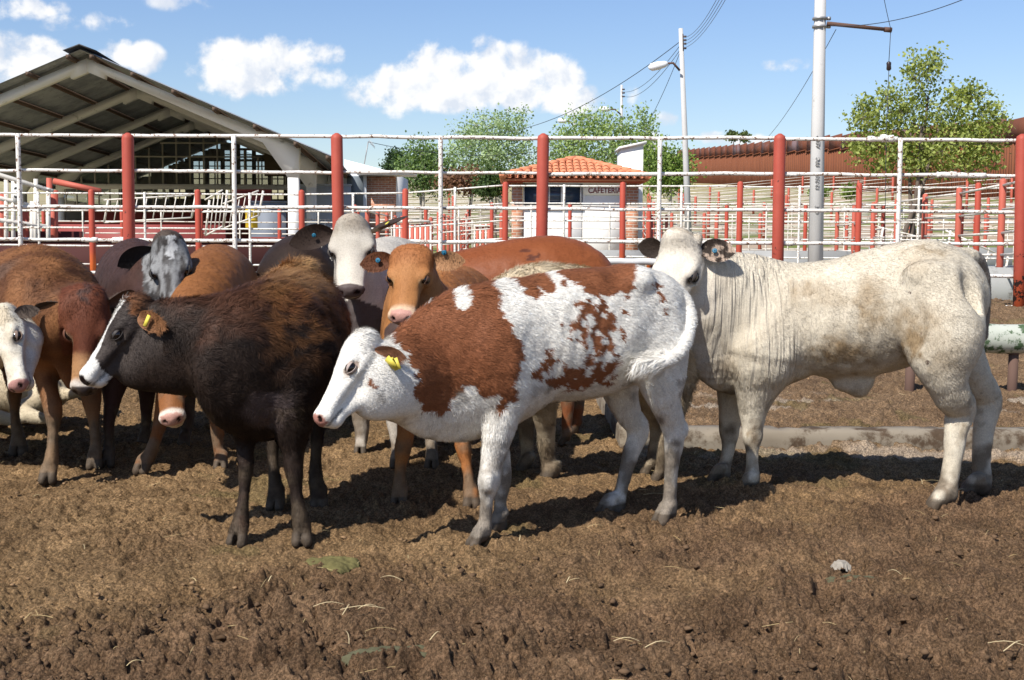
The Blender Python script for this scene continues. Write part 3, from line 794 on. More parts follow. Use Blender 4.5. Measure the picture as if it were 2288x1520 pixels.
for i, (a, b, lab) in enumerate(cross):
    L = math.hypot(b[0]-a[0], b[1]-a[1]); n = max(4, int(L/2.4)+1)
    fence('stock_fence', lab, [(a[0]+(b[0]-a[0])*t, a[1]+(b[1]-a[1])*t) for t in np.linspace(0, 1, n).tolist()], 1.85, [.35, .7, 1.05, 1.4, 1.8], .055, .02, REDF, WHITEF, False, None, 50+i, nseg=3)
# sorting chute with upright bars
def chute(px0, px1, Y, n, lab, hgt=1.5):
    r = tag(empty('picket_gate', (on(px0, Y)[0], Y, G(0, Y))), lab, 'gate', 'barred gates of the pens'); x0, x1 = on(px0, Y)[0], on(px1, Y)[0]
    for i, x in enumerate(np.linspace(x0, x1, n)):
        mb = MB(); z = G(x, Y); mb.box((x, Y, z+hgt/2), (.09 if i % 2 else .05, .05, hgt)); mb.build('bar', REDF if i % 2 else WHITEF, r)
    for h in (.25, hgt-.1):
        mb = MB(); mb.box(((x0+x1)/2, Y-.05, G(0, Y)+h), (x1-x0, .04, .06)); mb.build('rail', WHITEF, r)
chute(882, 962, 30.5, 15, 'red and white barred chute gate seen past the grey calf ear')
chute(1060, 1098, 39, 7, 'narrow red barred gate left of the cafeteria wall')
def gate(px0, px1, Y, zb, zt, tilt, lab, n=5, m=None, tiltlab=None):
    r = tag(empty('ladder_gate', (on(px0, Y)[0], Y, G(0, Y)+zb)), lab, 'gate', 'white ladder gates of the pens'); x0, x1 = on(px0, Y)[0], on(px1, Y)[0]
    f = MB(); zz = lambda x: (x-x0)/(x1-x0)*tilt
    for q in (zb, zt): f.tube([(x0, Y, q), (x1, Y, q+tilt)], .022, 8)
    for x in (x0, x1): f.tube([(x, Y, zb+zz(x)), (x+.12, Y, zt+zz(x))], .03, 8)
    f.build('frame', m or WHITEF, r, True)
    for i in range(1, n):
        x = x0+(x1-x0)*i/n; b = MB(); b.tube([(x, Y, zb+zz(x)), (x+.12, Y, zt+zz(x))], .014, 6); b.build('bar', m or WHITEF, r, True)
gate(235, 430, 33, 1.55, 2.15, .14, 'long slanting white ladder gate left of the thick red post', 9)
gate(460, 500, 31, 1.2, 2.1, .25, 'steep white ladder gate leaning by the shed floor', 4)
gate(500, 580, 32.5, 1.4, 2.05, .35, 'white ladder gate tilted beside the shed column', 6)
gate(1960, 2090, 31, .6, 1.5, -.35, 'white gate sloping down under the leafy tree', 6)
gate(2110, 2240, 29, .5, 1.4, -.6, 'white gate leaning right of the leafy tree trunk', 6)
# loading ramp at the far left
r = tag(empty('loading_ramp', (on(0, 28)[0], 28, 0)), 'loading ramp with thick white uprights and the number 3 at the left edge', 'ramp')
for a, b in (((-200, 330), (118, 428)), ((-200, 395), (110, 470)), ((-200, 465), (112, 508))):
    mb = MB(); mb.tube([P(*a, 28), P(*b, 28)], .055, 10); mb.build('rail', WHITEF, r, True)
for px, t, bt in ((-60, 350, 600), (14, 402, 600), (30, 405, 600), (80, 400, 600), (108, 420, 600), (72, 450, 600)):
    mb = MB(); mb.tube([P(px, bt, 28), P(px, t, 28)], .05, 12); mb.build('upright', WHITEF, r, True)
for px, t in ((5, 430), (120, 425), (55, 470)):
    mb = MB(); mb.tube([P(px, 600, 28.3), P(px, t, 28.3)], .10, 12); mb.build('post', REDF, r, True)
mb = MB(); mb.box(P(60, 560, 28.6)+np.array([0, 0, 0]), (2.6, .12, .9)); mb.build('side_board', mat('maroon_board', (.09, .02, .018), .8), r)
mb = MB(); mb.tube([P(120, 405, 28.5), P(225, 428, 28.5)], .07, 8); mb.tube([P(110, 398, 28.7), P(112, 600, 28.7)], .07, 8); mb.build('red_rail', REDF, r, True)
def text(s, loc, size, m, rot=(R(90), 0, 0), parent=None, name='lettering', bold=.0, depth=.004):
    cu = bpy.data.curves.new(name, 'FONT'); cu.body = s; cu.size = size; cu.extrude = depth; cu.align_x = 'CENTER'; cu.align_y = 'CENTER'; cu.offset = bold
    o = bpy.data.objects.new(name, cu); dg = bpy.context.evaluated_depsgraph_get(); col.objects.link(o); dg.update(); me = bpy.data.meshes.new_from_object(o.evaluated_get(bpy.context.evaluated_depsgraph_get())); bpy.data.objects.remove(o)
    me.materials.clear(); me.materials.append(m); o = bpy.data.objects.new(name, me); col.objects.link(o); o.location = [float(t) for t in loc]; o.rotation_euler = rot
    if parent is not None: o.parent = parent; o.matrix_parent_inverse = Matrix.Translation(-Vector(parent.location))
    return o
mb = MB(); c3 = P(39, 432, 27.85); mb.box(c3, (.22, .03, .42)); sb = mb.build('number_board', mat('board_white', (.7, .7, .68), .6), r)
t3 = text('3', c3+np.array([0, -.02, 0]), .34, mat('black_paint', (.02, .02, .02), .6), parent=r, bold=.006)

# ------------------------------------------------------------------ curb, trough pipes
r = tag(empty('concrete_curb', (.64, 6.37, 0)), 'low concrete curb edging the raised slab under the cream calf', 'curb')
def rough_slab(x0, x1, y0, y1, zt, name, seed, nx=160, ny=6, rt=.006):
    xs = np.linspace(x0, x1, nx); prof = [(y0, -.06), (y0-.004, zt*.5), (y0, zt-.02), (y0+.02, zt), ((y0+y1)/2, zt), (y1-.01, zt), (y1, zt-.02), (y1, -.06)]
    V = []
    for x in xs:
        for (y, z) in prof: V.append((x, y, z))
    V = np.array(V); V[:, 2] += (fbm3(V*22, 3, seed)-.5)*rt*2; V[:, 1] += (fbm3(V*18, 3, seed+1)-.5)*rt*2.5
    V[:, 2] = np.where(V[:, 2] > 0, V[:, 2]-np.maximum(fbm3(V*7, 2, seed+2)-.62, 0)*.12, V[:, 2])
    k = len(prof); F = [(i*k+j, i*k+j+1, (i+1)*k+j+1, (i+1)*k+j) for i in range(nx-1) for j in range(k-1)]
    F2 = [tuple(range(k-1, -1, -1)), tuple((nx-1)*k+j for j in range(k))]
    mb = MB(); mb.add(V, [f[::-1] for f in F]+[f[::-1] for f in F2]); return mb
rough_slab(.64, 7.5, 6.30, 6.45, .118, 'edge', 3).build('front_edge', CURBM, r)
mbs = rough_slab(6.45, 8.6, -.70, -.58, .105, 'edge', 8)
Vv = [np.stack([-v[:, 1], v[:, 0], v[:, 2]], 1) for v in mbs.V]; mbs.V = Vv; mbs.build('side_edge', CURBM, r)
PIPE = paint_mat('flaking_green_white_paint', (.30, .33, .27), (.50, .51, .45), (.09, .15, .07), .49, .57, 10, rough=.7, low=(.42, .53, (.22, .165, .11), 0, 1.0))
def pipe_rail(name, lab, x0, x1, Y, z, rad, legs, m):
    r = tag(empty(name, (x0, Y, G(x0, Y))), lab, 'rail', 'heavy pipe rails of the pen')
    mb = MB(); n = 24; mb.tube([(x0+(x1-x0)*i/n, Y, z+.004*math.sin(i*1.7)) for i in range(n+1)], rad, 28); mb.build('pipe', m, r, True)
    for x in legs:
        mb = MB(); mb.tube([(x, Y, G(x, Y)-.1), (x+.004, Y, z-rad*.8)], rad*.33, 12); mb.tube([(x, Y, z-rad*1.05), (x, Y, z-rad*.9)], rad*.42, 12); mb.build('leg', mat('rusty_leg', (.11, .065, .05), .85), r, True)
pz = P(2240, 757, 8.1)
pipe_rail('pipe_rail', 'thick flaking green and white pipe at the right edge on a rusty leg', on(2020, 8.1)[0], on(2900, 8.1)[0], 8.1, pz[2], .098, [on(2271, 8.1)[0], on(2040, 8.1)[0], on(2800, 8.1)[0]], PIPE)
pz = P(1400, 585, 12.1)
pipe_rail('pipe_rail', 'pale grey pipe low along the near fence beside the cream calf head', on(1300, 12.1)[0], on(1700, 12.1)[0], 12.1, pz[2], .034, [on(1310, 12.1)[0], on(1500, 12.1)[0], on(1690, 12.1)[0]], paint_mat('pale_pipe', (.5, .5, .5), (.6, .6, .6), (.3, .25, .2), .6, .7, 9))
mb = MB(); c = P(2240, 716, 12.3); mb.box(c, (.28, .16, .07), .1); tag(mb.build('footing_stone', CONC, None, origin=c), 'broken concrete footing stone beside the rightmost red post', 'stone')
TRM = paint_mat('grey_trough', (.24, .24, .235), (.36, .36, .35), (.16, .14, .12), .56, .72, 5, rough=.9)
def trough(px0, px1, Y, h, lab, w=.9, m=None):
    x0, x1 = on(px0, Y)[0], on(px1, Y)[0]; z = G((x0+x1)/2, Y); r = tag(empty('concrete_trough', ((x0+x1)/2, Y, z)), lab, 'trough', 'long concrete troughs in the pens'); cx = (x0+x1)/2; L = x1-x0
    for nm, c, s in (('side_wall', (cx, Y, z+h/2-.1), (L, .12, h+.2)), ('side_wall', (cx, Y+w, z+h/2-.1), (L, .12, h+.2)), ('end_wall', (x0+.063, Y+w/2, z+h/2-.1), (.12, w-.125, h+.2)), ('end_wall', (x1-.063, Y+w/2, z+h/2-.1), (.12, w-.125, h+.2)), ('bottom', (cx, Y+w/2, z+.2), (L-.25, w-.125, .1))):
        mb = MB(); mb.box(c, s); mb.build(nm, TRM, r)
trough(1900, 2700, 19.0, .5, 'grey concrete trough beyond the right end of the near fence')
trough(1560, 1900, 29.0, .72, 'pale concrete trough behind the second fence, left of the utility pole foot')
trough(1260, 1440, 31.0, .7, 'pale concrete trough in front of the cafeteria')
trough(1960, 2260, 37.0, .8, 'far concrete trough under the leafy tree')
# ------------------------------------------------------------------ open shed with the glazed gable
def brick_mat(name, c1=(.42, .17, .10), c2=(.52, .25, .15), mortar=(.55, .48, .40), s=1.0):
    m, t, b = nmat(name, .85, .15); tc = t.new('ShaderNodeTexCoord'); mp = t.new('ShaderNodeMapping', i_Vector=tc.outputs['Object']); mp.inputs['Rotation'].default_value = (R(90), 0, 0)
    br = t.new('ShaderNodeTexBrick', i_Vector=mp); br.inputs['Color1'].default_value = (*c1, 1); br.inputs['Color2'].default_value = (*c2, 1); br.inputs['Mortar'].default_value = (*mortar, 1)
    br.inputs['Scale'].default_value = 1/s; br.inputs['Brick Width'].default_value = .26; br.inputs['Row Height'].default_value = .085; br.inputs['Mortar Size'].default_value = .010
    n = t.noise(tc.outputs['Object'], 6, 4, .6); t.put(b.inputs['Base Color'], t.mix(t.ramp(n, .4, .8), br.outputs[0], t.mix(1.0, br.outputs[0], (.75, .7, .65), 'MULTIPLY'))); bump(t, b, br.outputs[1], .5, .01); return m
BRICK = brick_mat('orange_brick')
PLASTER = paint_mat('white_plaster', (.74, .72, .69), (.82, .81, .79), (.5, .46, .4), .66, .85, 1.6, rough=.9)
BEAMW = paint_mat('white_concrete_frame', (.74, .72, .70), (.84, .83, .81), (.38, .34, .30), .6, .74, 3, rough=.85)
def tin_mat():
    m, t, b = nmat('weathered_roof_sheet', .6, .3); tc = t.new('ShaderNodeTexCoord'); n = t.noise(tc.outputs['Object'], 1.3, 6, .7); n2 = t.noise(tc.outputs['Object'], 9, 4, .7)
    c = t.mix(t.ramp(n, .35, .65), (.22, .235, .26), (.37, .385, .41)); c = t.mix(t.ramp(n2, .6, .75), c, (.12, .07, .05)); t.put(b.inputs['Base Color'], c); return m
TIN = tin_mat()
PURL = mat('brown_purlin', (.10, .065, .045), .8)
sx = lambda Y: -12.9-.085*(Y-37.6)
FY = (37.6, 44.4, 50.5, 56.2); HS = 6.2; ZE = 3.95; ZR = 6.55; SL = (ZR-ZE)/HS
shed = tag(empty('open_shed', (sx(47), 47, G(0, 47))), 'large open sided shed with dark metal gable roof on white concrete frames', 'shed')
for fi, Y in enumerate(FY):
    c = sx(Y); mb = MB()
    for s in (-1, 1):
        # rafter with slight haunch, butted to the column head
        poly = [(0, ZR), (0, ZR-.40), (s*.5, ZR-.40-SL*.5), (s*.52, ZR-.27-SL*.52), (s*(HS-.9), ZE+SL*.9-.28), (s*(HS-.16), ZE-.95), (s*(HS+.16), ZE-.95), (s*(HS+.2), ZE-.02)]
        mb.prism(poly if s < 0 else poly[::-1], (c, Y-.15, 0), (1, 0, 0), (0, 0, 1), (0, 1, 0), .30)
    mb.build('rafter_frame', BEAMW, shed)
    for s in (-1, 1):
        mb = MB(); mb.box((c+s*HS, Y, (ZE-.95)/2), (.32, .296, ZE-.95)); mb.build('column', BEAMW, shed)
Y0, Y1 = 36.7, 68.0
for s in (-1, 1):
    # corrugated sheets: waves run down the slope
    nv = 330; ys = np.linspace(Y0, Y1, nv); us = np.array([0, 1.5, 3.2, 5.0, 6.6, HS+1.35]); V = []
    for layer in (0, .012):
        for y in ys:
            w_ = .03*math.sin(y*2*math.pi/.38)
            for u in us: V.append((sx(y)+s*u, y, ZR+.16-SL*u+w_+layer))
    k = len(us); F = []
    for L_ in (0, 1):
        o = L_*nv*k
        for i in range(nv-1):
            for j in range(k-1):
                q = (o+i*k+j, o+i*k+j+1, o+(i+1)*k+j+1, o+(i+1)*k+j); F.append(q if (L_ == 1) == (s > 0) else q[::-1])
    mb = MB(); mb.add(V, F); mb.build('roof_sheet', TIN, shed)
    for j, u in enumerate((.35, 1.55, 2.75, 3.95, 5.15, 6.35, 7.3)):
        mb = MB(); z = ZR+.075-SL*u
        mb.add([(sx(Y0-.15)+s*u-.05, Y0-.15, z-.07), (sx(Y0-.15)+s*u+.05, Y0-.15, z-.07), (sx(Y0-.15)+s*u+.05, Y0-.15, z+.05), (sx(Y0-.15)+s*u-.05, Y0-.15, z+.05), (sx(Y1)+s*u-.05, Y1, z-.07), (sx(Y1)+s*u+.05, Y1, z-.07), (sx(Y1)+s*u+.05, Y1, z+.05), (sx(Y1)+s*u-.05, Y1, z+.05)], [(0,1,2,3)[::-1], (4,5,6,7), (0,1,5,4), (1,2,6,5), (2,3,7,6), (3,0,4,7)]); mb.build('purlin', PURL, shed)
mb = MB(); mb.prism([(-.5, -.09), (0, .10), (.5, -.09), (.44, -.12), (0, .05), (-.44, -.12)], (sx(Y0), Y0-.1, ZR+.2), (1, 0, 0), (0, 0, 1), unit((-.085, 1, 0)), Y1-Y0+.2); mb.build('ridge_cap', mat('dark_ridge', (.035, .035, .04), .6), shed)
# glazed gable in the fourth frame, end wall beyond
FR = paint_mat('beige_window_frame', (.46, .42, .34), (.56, .52, .44), (.3, .26, .2), .6, .8, 4)
gm, t, b = nmat('window_glass', .06, .5); b.inputs['Base Color'].default_value = (.04, .05, .055, 1)
tr = t.new('ShaderNodeBsdfTransparent', i_Color=(.90, .93, .95, 1)); gl = t.new('ShaderNodeBsdfGlossy', i_Color=(.9, .9, .9, 1), i_Roughness=.03)
dg_ = t.new('ShaderNodeBsdfDiffuse', i_Color=(.30, .31, .31, 1))
t.l.new(t.new('ShaderNodeMixShader', i_0=.16, i_1=t.new('ShaderNodeMixShader', i_0=.10, i_1=tr, i_2=dg_), i_2=gl).outputs[0], t.n['Material Output'].inputs[0])
GLASS = gm
Yg = 56.0; cg = sx(Yg); z0g = 3.62
gw = tag(empty('glazed_gable', (cg, Yg, z0g)), 'glazed gable wall with many small beige framed panes under the shed roof', 'window wall')
gw.parent = None
mb = MB(); mb.prism([(-HS+.2, z0g), (HS-.2, z0g), (HS-.2, ZE-.42+.05), (0, ZR-.45), (-HS+.2, ZE-.42+.05)], (cg, Yg+.02, 0), (1, 0, 0), (0, 0, 1), (0, 1, 0), .008); mb.build('pane', GLASS, gw)
zt = lambda u: ZR-.42-SL*abs(u)
for u in np.arange(-HS+.4, HS-.2, .62):
    if zt(u) > z0g+.08: mb = MB(); mb.box((cg+u, Yg-.03, (z0g+zt(u))/2), (.07, .06, zt(u)-z0g)); mb.build('mullion', FR, gw)
for z in (z0g+.62, z0g+1.24, z0g+1.86):
    hw = (ZR-.42-z)/SL
    if hw > 0: mb = MB(); mb.box((cg, Yg-.08, z), (min(hw, HS)*2, .036, .07)); mb.build('transom', FR, gw)
mb = MB(); mb.box((cg, Yg-.05, z0g-.12), (HS*2-.34, .2, .236)); mb.build('sill_beam', BEAMW, gw)
mb = MB(); mb.box((cg-3.6, Yg, 2.95), (HS-1.4, .012, .84)); mb.build('pane', GLASS, gw)
for u in np.arange(-HS+.3, -1.0, .5): mb = MB(); mb.box((cg+u, Yg-.04, 2.95), (.06, .06, .88)); mb.build('mullion', FR, gw)
hall = tag(empty('auction_hall', (sx(62), 62, 0)), 'dim hall behind the glazed gable with bright paned windows in its far wall', 'building')
DW = mat('dim_wall', (.26, .22, .17), .9); RW = mat('maroon_wall', (.20, .035, .03), .85)
Yb = 67.5; cb = sx(Yb)
mb = MB()
wins = [(-1.2, 3.7), ]
def wall_with_holes(mb, x0, x1, z0, z1, holes, Y, th, xs0):
    xs = sorted({x0, x1, -5.8, -5.4, -4.9, -4.4, -3.9, -3.4, -2.9, -2.4, 3.1, 3.5, 3.9, 4.3, 4.7, 5.1, 5.5, 5.9, *[h[0] for h in holes], *[h[1] for h in holes]}); zs = sorted({z0, z1, *[h[2] for h in holes], *[h[3] for h in holes]})
    for i in range(len(xs)-1):
        for j in range(len(zs)-1):
            cx, cz = (xs[i]+xs[i+1])/2, (zs[j]+zs[j+1])/2
            top = ZR+.05-SL*max(abs(xs[i]), abs(xs[i+1]))
            if any(h[0] < cx < h[1] and h[2] < cz < h[3] for h in holes) or zs[j] >= top: continue
            zt_ = min(zs[j+1], top); mb.box((xs0+cx, Y, (zs[j]+zt_)/2), (xs[i+1]-xs[i], th, zt_-zs[j]))
holes = []
for k in range(6):
    u0 = -2.1+k*.86
    for z0_, z1_ in ((3.35, 4.0), (4.15, 4.75), (4.87, 5.40), (5.52, 6.0)):
        if z1_ < 6.5-SL*max(abs(u0), abs(u0+.66)): holes.append((u0, u0+.66, z0_, z1_))
for k in range(4): holes.append((-5.9+k*.9, -5.9+k*.9+.66, 3.35, 4.0 if k > 1 else 3.75))
wall_with_holes(mb, -HS, HS, 0, 6.4, holes, Yb, .2, cb); mb.build('rear_wall', DW, hall)
mb = MB()
for h in holes:
    n = 2
    for q in range(1, n): mb.box((cb+h[0]+(h[1]-h[0])*q/n, Yb, (h[2]+h[3])/2), (.06, .08, h[3]-h[2]-.004))
    mb.box((cb+(h[0]+h[1])/2, Yb-.06, (h[2]+h[3])/2), (h[1]-h[0]-.004, .035, .06))
mb.build('window_bars', FR, hall)
for s in (-1, 1):
    mb = MB(); mb.box((sx(62)+s*(HS+.02), 62, 1.45), (.15, 11.4, 2.9), math.atan(.085)); mb.build('side_wall', PLASTER, hall)
mb = MB(); mb.box((cg+.4, Yg+.4, 1.2), (HS*2-1.2, .15, 2.4)); mb.build('front_wall', RW, hall)
mb = MB(); mb.box((cg+3.9, Yg-.2, 4.62), (1.4, .1, 1.25)); mb.build('brown_board', mat('brown_panel', (.10, .075, .045), .8), gw)
# low maroon walls and stalls under the roof
def wallthing(name, lab, px0, px1, Y, z1, m, cat='wall', z0=-.1, grp=None, th=.15):
    x0, x1 = on(px0, Y)[0], on(px1, Y)[0]; g = G(0, Y); mb = MB(); mb.box(((x0+x1)/2, Y, g+(z0+z1)/2), (x1-x0, th, z1-z0)); mb.box(((x0+x1)/2, Y, g+z1+.03), (x1-x0+.06, th+.06, .056)); return tag(mb.build(name, m, None, origin=((x0+x1)/2, Y, g)), lab, cat, grp)
wallthing('stall_wall', 'long low maroon wall of the sale ring under the shed', 118, 505, 36.2, 1.4, paint_mat('maroon_paint', (.19, .034, .032), (.26, .055, .048), (.13, .03, .025), .6, .75, 3), grp='maroon walls')
wallthing('stall_wall', 'dark maroon wall low down behind the second fence at the left', -150, 640, 26.5, .86, mat('dark_maroon', (.055, .016, .014), .85), grp='maroon walls')
wallthing('stall_wall', 'maroon board wall beside the shed column', 530, 606, 40, 2.5, RW, z0=1.9, grp='maroon walls')
wallthing('steel_panel', 'grey steel panel standing in the shed entrance', 560, 640, 39, 2.1, mat('grey_steel', (.16, .18, .22), .6), 'panel')
wallthing('stall_wall', 'dark red wall at the foot of the front shed column', 560, 750, 36.8, .95, paint_mat('maroon_paint2', (.16, .025, .02), (.20, .035, .03), (.08, .02, .018), .6, .75, 3), grp='maroon walls')
wallthing('side_building', 'grey blue clad lean-to beside the right shed columns', 668, 785, 47, 3.0, mat('grey_clad', (.36, .38, .42), .7), 'lean-to')
# drum
def lathe(prof, c, n=20):
    mb = MB(); V = []; F = []
    for (r_, z) in prof:
        for j in range(n): a = 2*math.pi*j/n; V.append((c[0]+r_*math.cos(a), c[1]+r_*math.sin(a), c[2]+z))
    for i in range(len(prof)-1):
        for j in range(n): F.append((i*n+j, i*n+(j+1) % n, (i+1)*n+(j+1) % n, (i+1)*n+j))
    mb.add(V, F); return mb
c = P(562, 490, 35.0); g = c[2]
lathe([(q*.62, z_*.7) for q, z_ in [(0, 0), (.27, 0), (.28, .02), (.28, .3), (.295, .31), (.28, .33), (.28, .58), (.295, .59), (.28, .61), (.28, .86), (.26, .88), (0, .87)]], (c[0], c[1], g-.25)).build('drum', mat('yellow_drum', (.62, .42, .03), .5), None, True, origin=(c[0], c[1], g-.25))
tag(bpy.data.objects['drum'], 'yellow drum standing in front of the grey panel in the shed', 'drum')
# white and brick office at the end of the shed
of = tag(empty('brick_office', (-5.4, 47, 0)), 'small white and brick building with a sloping white parapet right of the shed', 'building')
def at(px, py, Y): return P(px, py, Y)
q0, q1 = at(768, 356, 48), at(884, 386, 48)
mb = MB(); mb.prism([(q0[0], -.1), (q1[0]-.0, -.1), (q1[0], q1[2]), (q0[0], q0[2])], (0, 48.2, 0), (1, 0, 0), (0, 0, 1), (0, 1, 0), 5.5); mb.build('wall', PLASTER, of)
q2, q3 = at(820, 394, 47.6), at(882, 394, 47.6)
mb = MB(); mb.box(((q2[0]+q3[0])/2, 47.85, q2[2]/2), (q3[0]-q2[0], .6, q2[2])); mb.build('brick_wall', BRICK, of)
mb = MB(); mb.box(((q2[0]+q3[0])/2+.25, 47.6, q2[2]+.10), (q3[0]-q2[0]+1.1, 1.6, .16)); mb.build('roof', PLASTER, of)
q4, q5 = at(768, 384, 47.9), at(822, 386, 47.9)
mb = MB(); mb.box(((q4[0]+q5[0])/2, 47.6, (q4[2])/2), (q5[0]-q4[0], .5, q4[2]-.1)); mb.build('porch_wall', mat('pale_blue_grey', (.55, .58, .62), .8), of)
mb = MB(); d0 = at(776, 420, 47.3); mb.box((d0[0]+.3, 47.31, d0[2]-.2), (.62, .05, 1.3)); mb.build('window_grille', mat('grey_glass', (.14, .16, .18), .4), of)
# antenna on the office
an = tag(empty('roof_antenna', at(822, 370, 48.5)), 'thin leaning antenna mast on the white office roof', 'antenna')
mb = MB(); mb.tube([at(812, 378, 48.5), at(823, 316, 48.5)], .022, 6); mb.build('mast', mat('grey_metal', (.3, .3, .3), .5, .6), an, True)
mb = MB()
for k in range(4): a = at(826+k*3, 318+k*3, 48.5); mb.tube([a+np.array([-.05, 0, .14]), a+np.array([.05, 0, -.10])], .008, 5)
mb.tube([at(822, 317, 48.5), at(838, 328, 48.5)], .008, 5); mb.build('aerial', mat('grey_metal2', (.35, .35, .35), .5, .6), an)

# ------------------------------------------------------------------ cafeteria kiosk
Yc = 37.0; caf = tag(empty('cafeteria', (at(1290, 500, Yc)[0], Yc+1.5, G(2, Yc))), 'small cafeteria kiosk with terracotta tiled hip roof, brick corners and white walls', 'kiosk')
X = lambda px: at(px, 500, Yc)[0]; Z = lambda py: at(1290, py, Yc)[2]
gzc = G(2, Yc)-.1
def cbox(px0, px1, py0, py1, dy, th, name, m, pa=caf):
    z0 = gzc if py1 is None else Z(py1); z1 = Z(py0); mb = MB(); mb.box(((X(px0)+X(px1))/2, Yc+dy+th/2, (z0+z1)/2), (X(px1)-X(px0), th, z1-z0)); return mb.build(name, m, pa)
cbox(1168, 1300, 462, None, .06, 3.2, 'wall', PLASTER)
cbox(1302, 1399, 409, None, .06, 3.2, 'wall', PLASTER)
cbox(1143, 1167.6, 409, None, 0, .5, 'brick_pillar', BRICK); cbox(1399.5, 1426, 409, None, 0, .5, 'brick_pillar', BRICK)
cbox(1143, 1167.6, 409, None, .51, 2.7, 'side_wall', PLASTER)
cbox(1166, 1302, 462, 466, -.03, .12, 'window_sill', PLASTER)
win = cbox(1169, 1300, 414, 461, .16, .02, 'window', mat('dark_blue_glass', (.025, .045, .085), .12, 0, .6))
for a, b, c_, d_ in ((1168.5, 1171.5, 413, 462), (1226, 1228.5, 416, 460), (1253, 1257.5, 413, 462), (1296, 1299.5, 413, 462), (1171.6, 1295.9, 411.5, 414.5)):
    f = cbox(a, b, c_, d_, .10, .05, 'window_frame', mat('alu_frame', (.62, .63, .65), .4, .3), None); f.parent = win; f.matrix_parent_inverse = win.matrix_parent_inverse.copy() @ Matrix()
    f.matrix_parent_inverse = (Matrix.Translation(Vector(caf.location)) @ win.matrix_parent_inverse).inverted() if False else Matrix()
cbox(1292, 1301, 462, 468, .02, .03, 'ledge', PLASTER)
cbox(1303, 1399, 415, 436, .035, .022, 'sign_board', mat('sign_white', (.82, .81, .79), .7))
lt = text('CAFETERIA', (X(1350.5), Yc+.03, Z(426)), .235, mat('maroon_letters', (.16, .02, .03), .6), parent=caf, bold=.004)
lt.scale = (.86, 1, 1)
cbox(1133, 1436, 402, 409, -.32, .16, 'fascia', mat('red_fascia', (.36, .065, .045), .7))
cbox(1133, 1139, 402, 409, -.155, 3.4, 'fascia', mat('red_fascia2', (.36, .065, .045), .7))
cbox(1168, 1399, 402.5, 409.5, .0, 3.2, 'ceiling', PLASTER)
# hip roof of barrel tiles
TILE = paint_mat('terracotta_tile', (.50, .17, .085), (.64, .27, .15), (.24, .10, .07), .58, .75, 6, rough=.85)
xa, xb = X(1122), X(1444); ya, yb = Yc-.5, Yc+3.9; zE = Z(401); ap = np.array([X(1292), Yc+1.9, Z(349)])
def tile_face(c0, c1, apex, name):
    """triangular hip face from eave corner c0 to c1"""
    c0, c1 = np.array(c0), np.array(c1); ux = c1-c0; L = np.linalg.norm(ux); ux = ux/L; m0 = (apex-c0) @ ux; foot = c0+ux*m0; up = apex-foot; Hh = np.linalg.norm(up); up = up/Hh; nn = np.cross(ux, up); nn = nn if nn[2] > 0 else -nn
    cols = int(L/.215); mb = MB(); w_ = L/cols
    for i in range(cols):
        x0 = (i+.5)*w_; hmax = Hh*(x0/m0 if x0 < m0 else (L-x0)/(L-m0)); n = max(1, int(math.ceil(hmax/.42)))
        for half, r_, off in ((0, w_*.36, .045), (.5, w_*.33, .0)):
            xc = x0+half*w_
            for j in range(n):
                v0 = j*.42-.06; v1 = min((j+1)*.42, hmax+.05)
                if v1 <= v0+.05: continue
                V = []; k = 9
                for (v, lift) in ((v0, .035), (v1, .0)):
                    for a in np.linspace(0, math.pi, k):
                        sgn = 1 if half == 0 else -1
                        V.append(c0+ux*(xc+r_*1.15*math.cos(a))+up*v+nn*(off+lift+sgn*r_*.8*math.sin(a)+(0 if half == 0 else .06)))
                for (v, lift) in ((v0, .035), (v1, .0)):
                    for a in np.linspace(0, math.pi, k):
                        sgn = 1 if half == 0 else -1
                        V.append(c0+ux*(xc+(r_*1.15-.016)*math.cos(a))+up*v+nn*(off-.016+lift+sgn*(r_*.8)*math.sin(a)+(0 if half == 0 else .06)))
                F = [(q, q+1, k+q+1, k+q) for q in range(k-1)]+[(2*k+q, 3*k+q, 3*k+q+1, 2*k+q+1) for q in range(k-1)]+[(q, 2*k+q, 2*k+q+1, q+1) for q in range(k-1)]
                mb.add(V, F)
    mb.add([c0-nn*.03, c1-nn*.03, apex-nn*.03, c0-nn*.08, c1-nn*.08, apex-nn*.08], [(0, 1, 2), (5, 4, 3), (0, 3, 4, 1), (1, 4, 5, 2), (2, 5, 3, 0)])
    return mb
roofe = tile_face((xa, ya, zE), (xb, ya, zE), ap, 'f').build('roof', TILE, caf)
tile_face((xb, ya, zE), (xb, yb, zE), ap, 'f').build('roof', TILE, caf); tile_face((xa, yb, zE), (xa, ya, zE), ap, 'f').build('roof', TILE, caf); tile_face((xb, yb, zE), (xa, yb, zE), ap, 'f').build('roof', TILE, caf)
mb = MB()
for c_ in ((xa, ya), (xb, ya)):
    a = np.array([c_[0], c_[1], zE+.08]); b = ap+np.array([0, 0, .06])
    for j in range(8):
        mb.tube([a+(b-a)*(j/8), a+(b-a)*((j+1.08)/8)], [.12, .085], 10)
mb.build('ridge_tiles', TILE, caf, True)
tw = tag(empty('water_tower', (at(1415, 500, 41)[0], 41, 0)), 'tall white plastered tank tower behind the right corner of the cafeteria', 'tower')
t0, t1, t2 = at(1388, 334, 41), at(1441, 322, 41), at(1420, 500, 41)
mb = MB(); mb.prism([(t0[0], -.1), (t1[0]-.05, -.1), (t1[0]-.05, t1[2]), (t0[0], t0[2])], (0, 41, 0), (1, 0, 0), (0, 0, 1), (0, 1, 0), 1.6); mb.build('wall', PLASTER, tw)
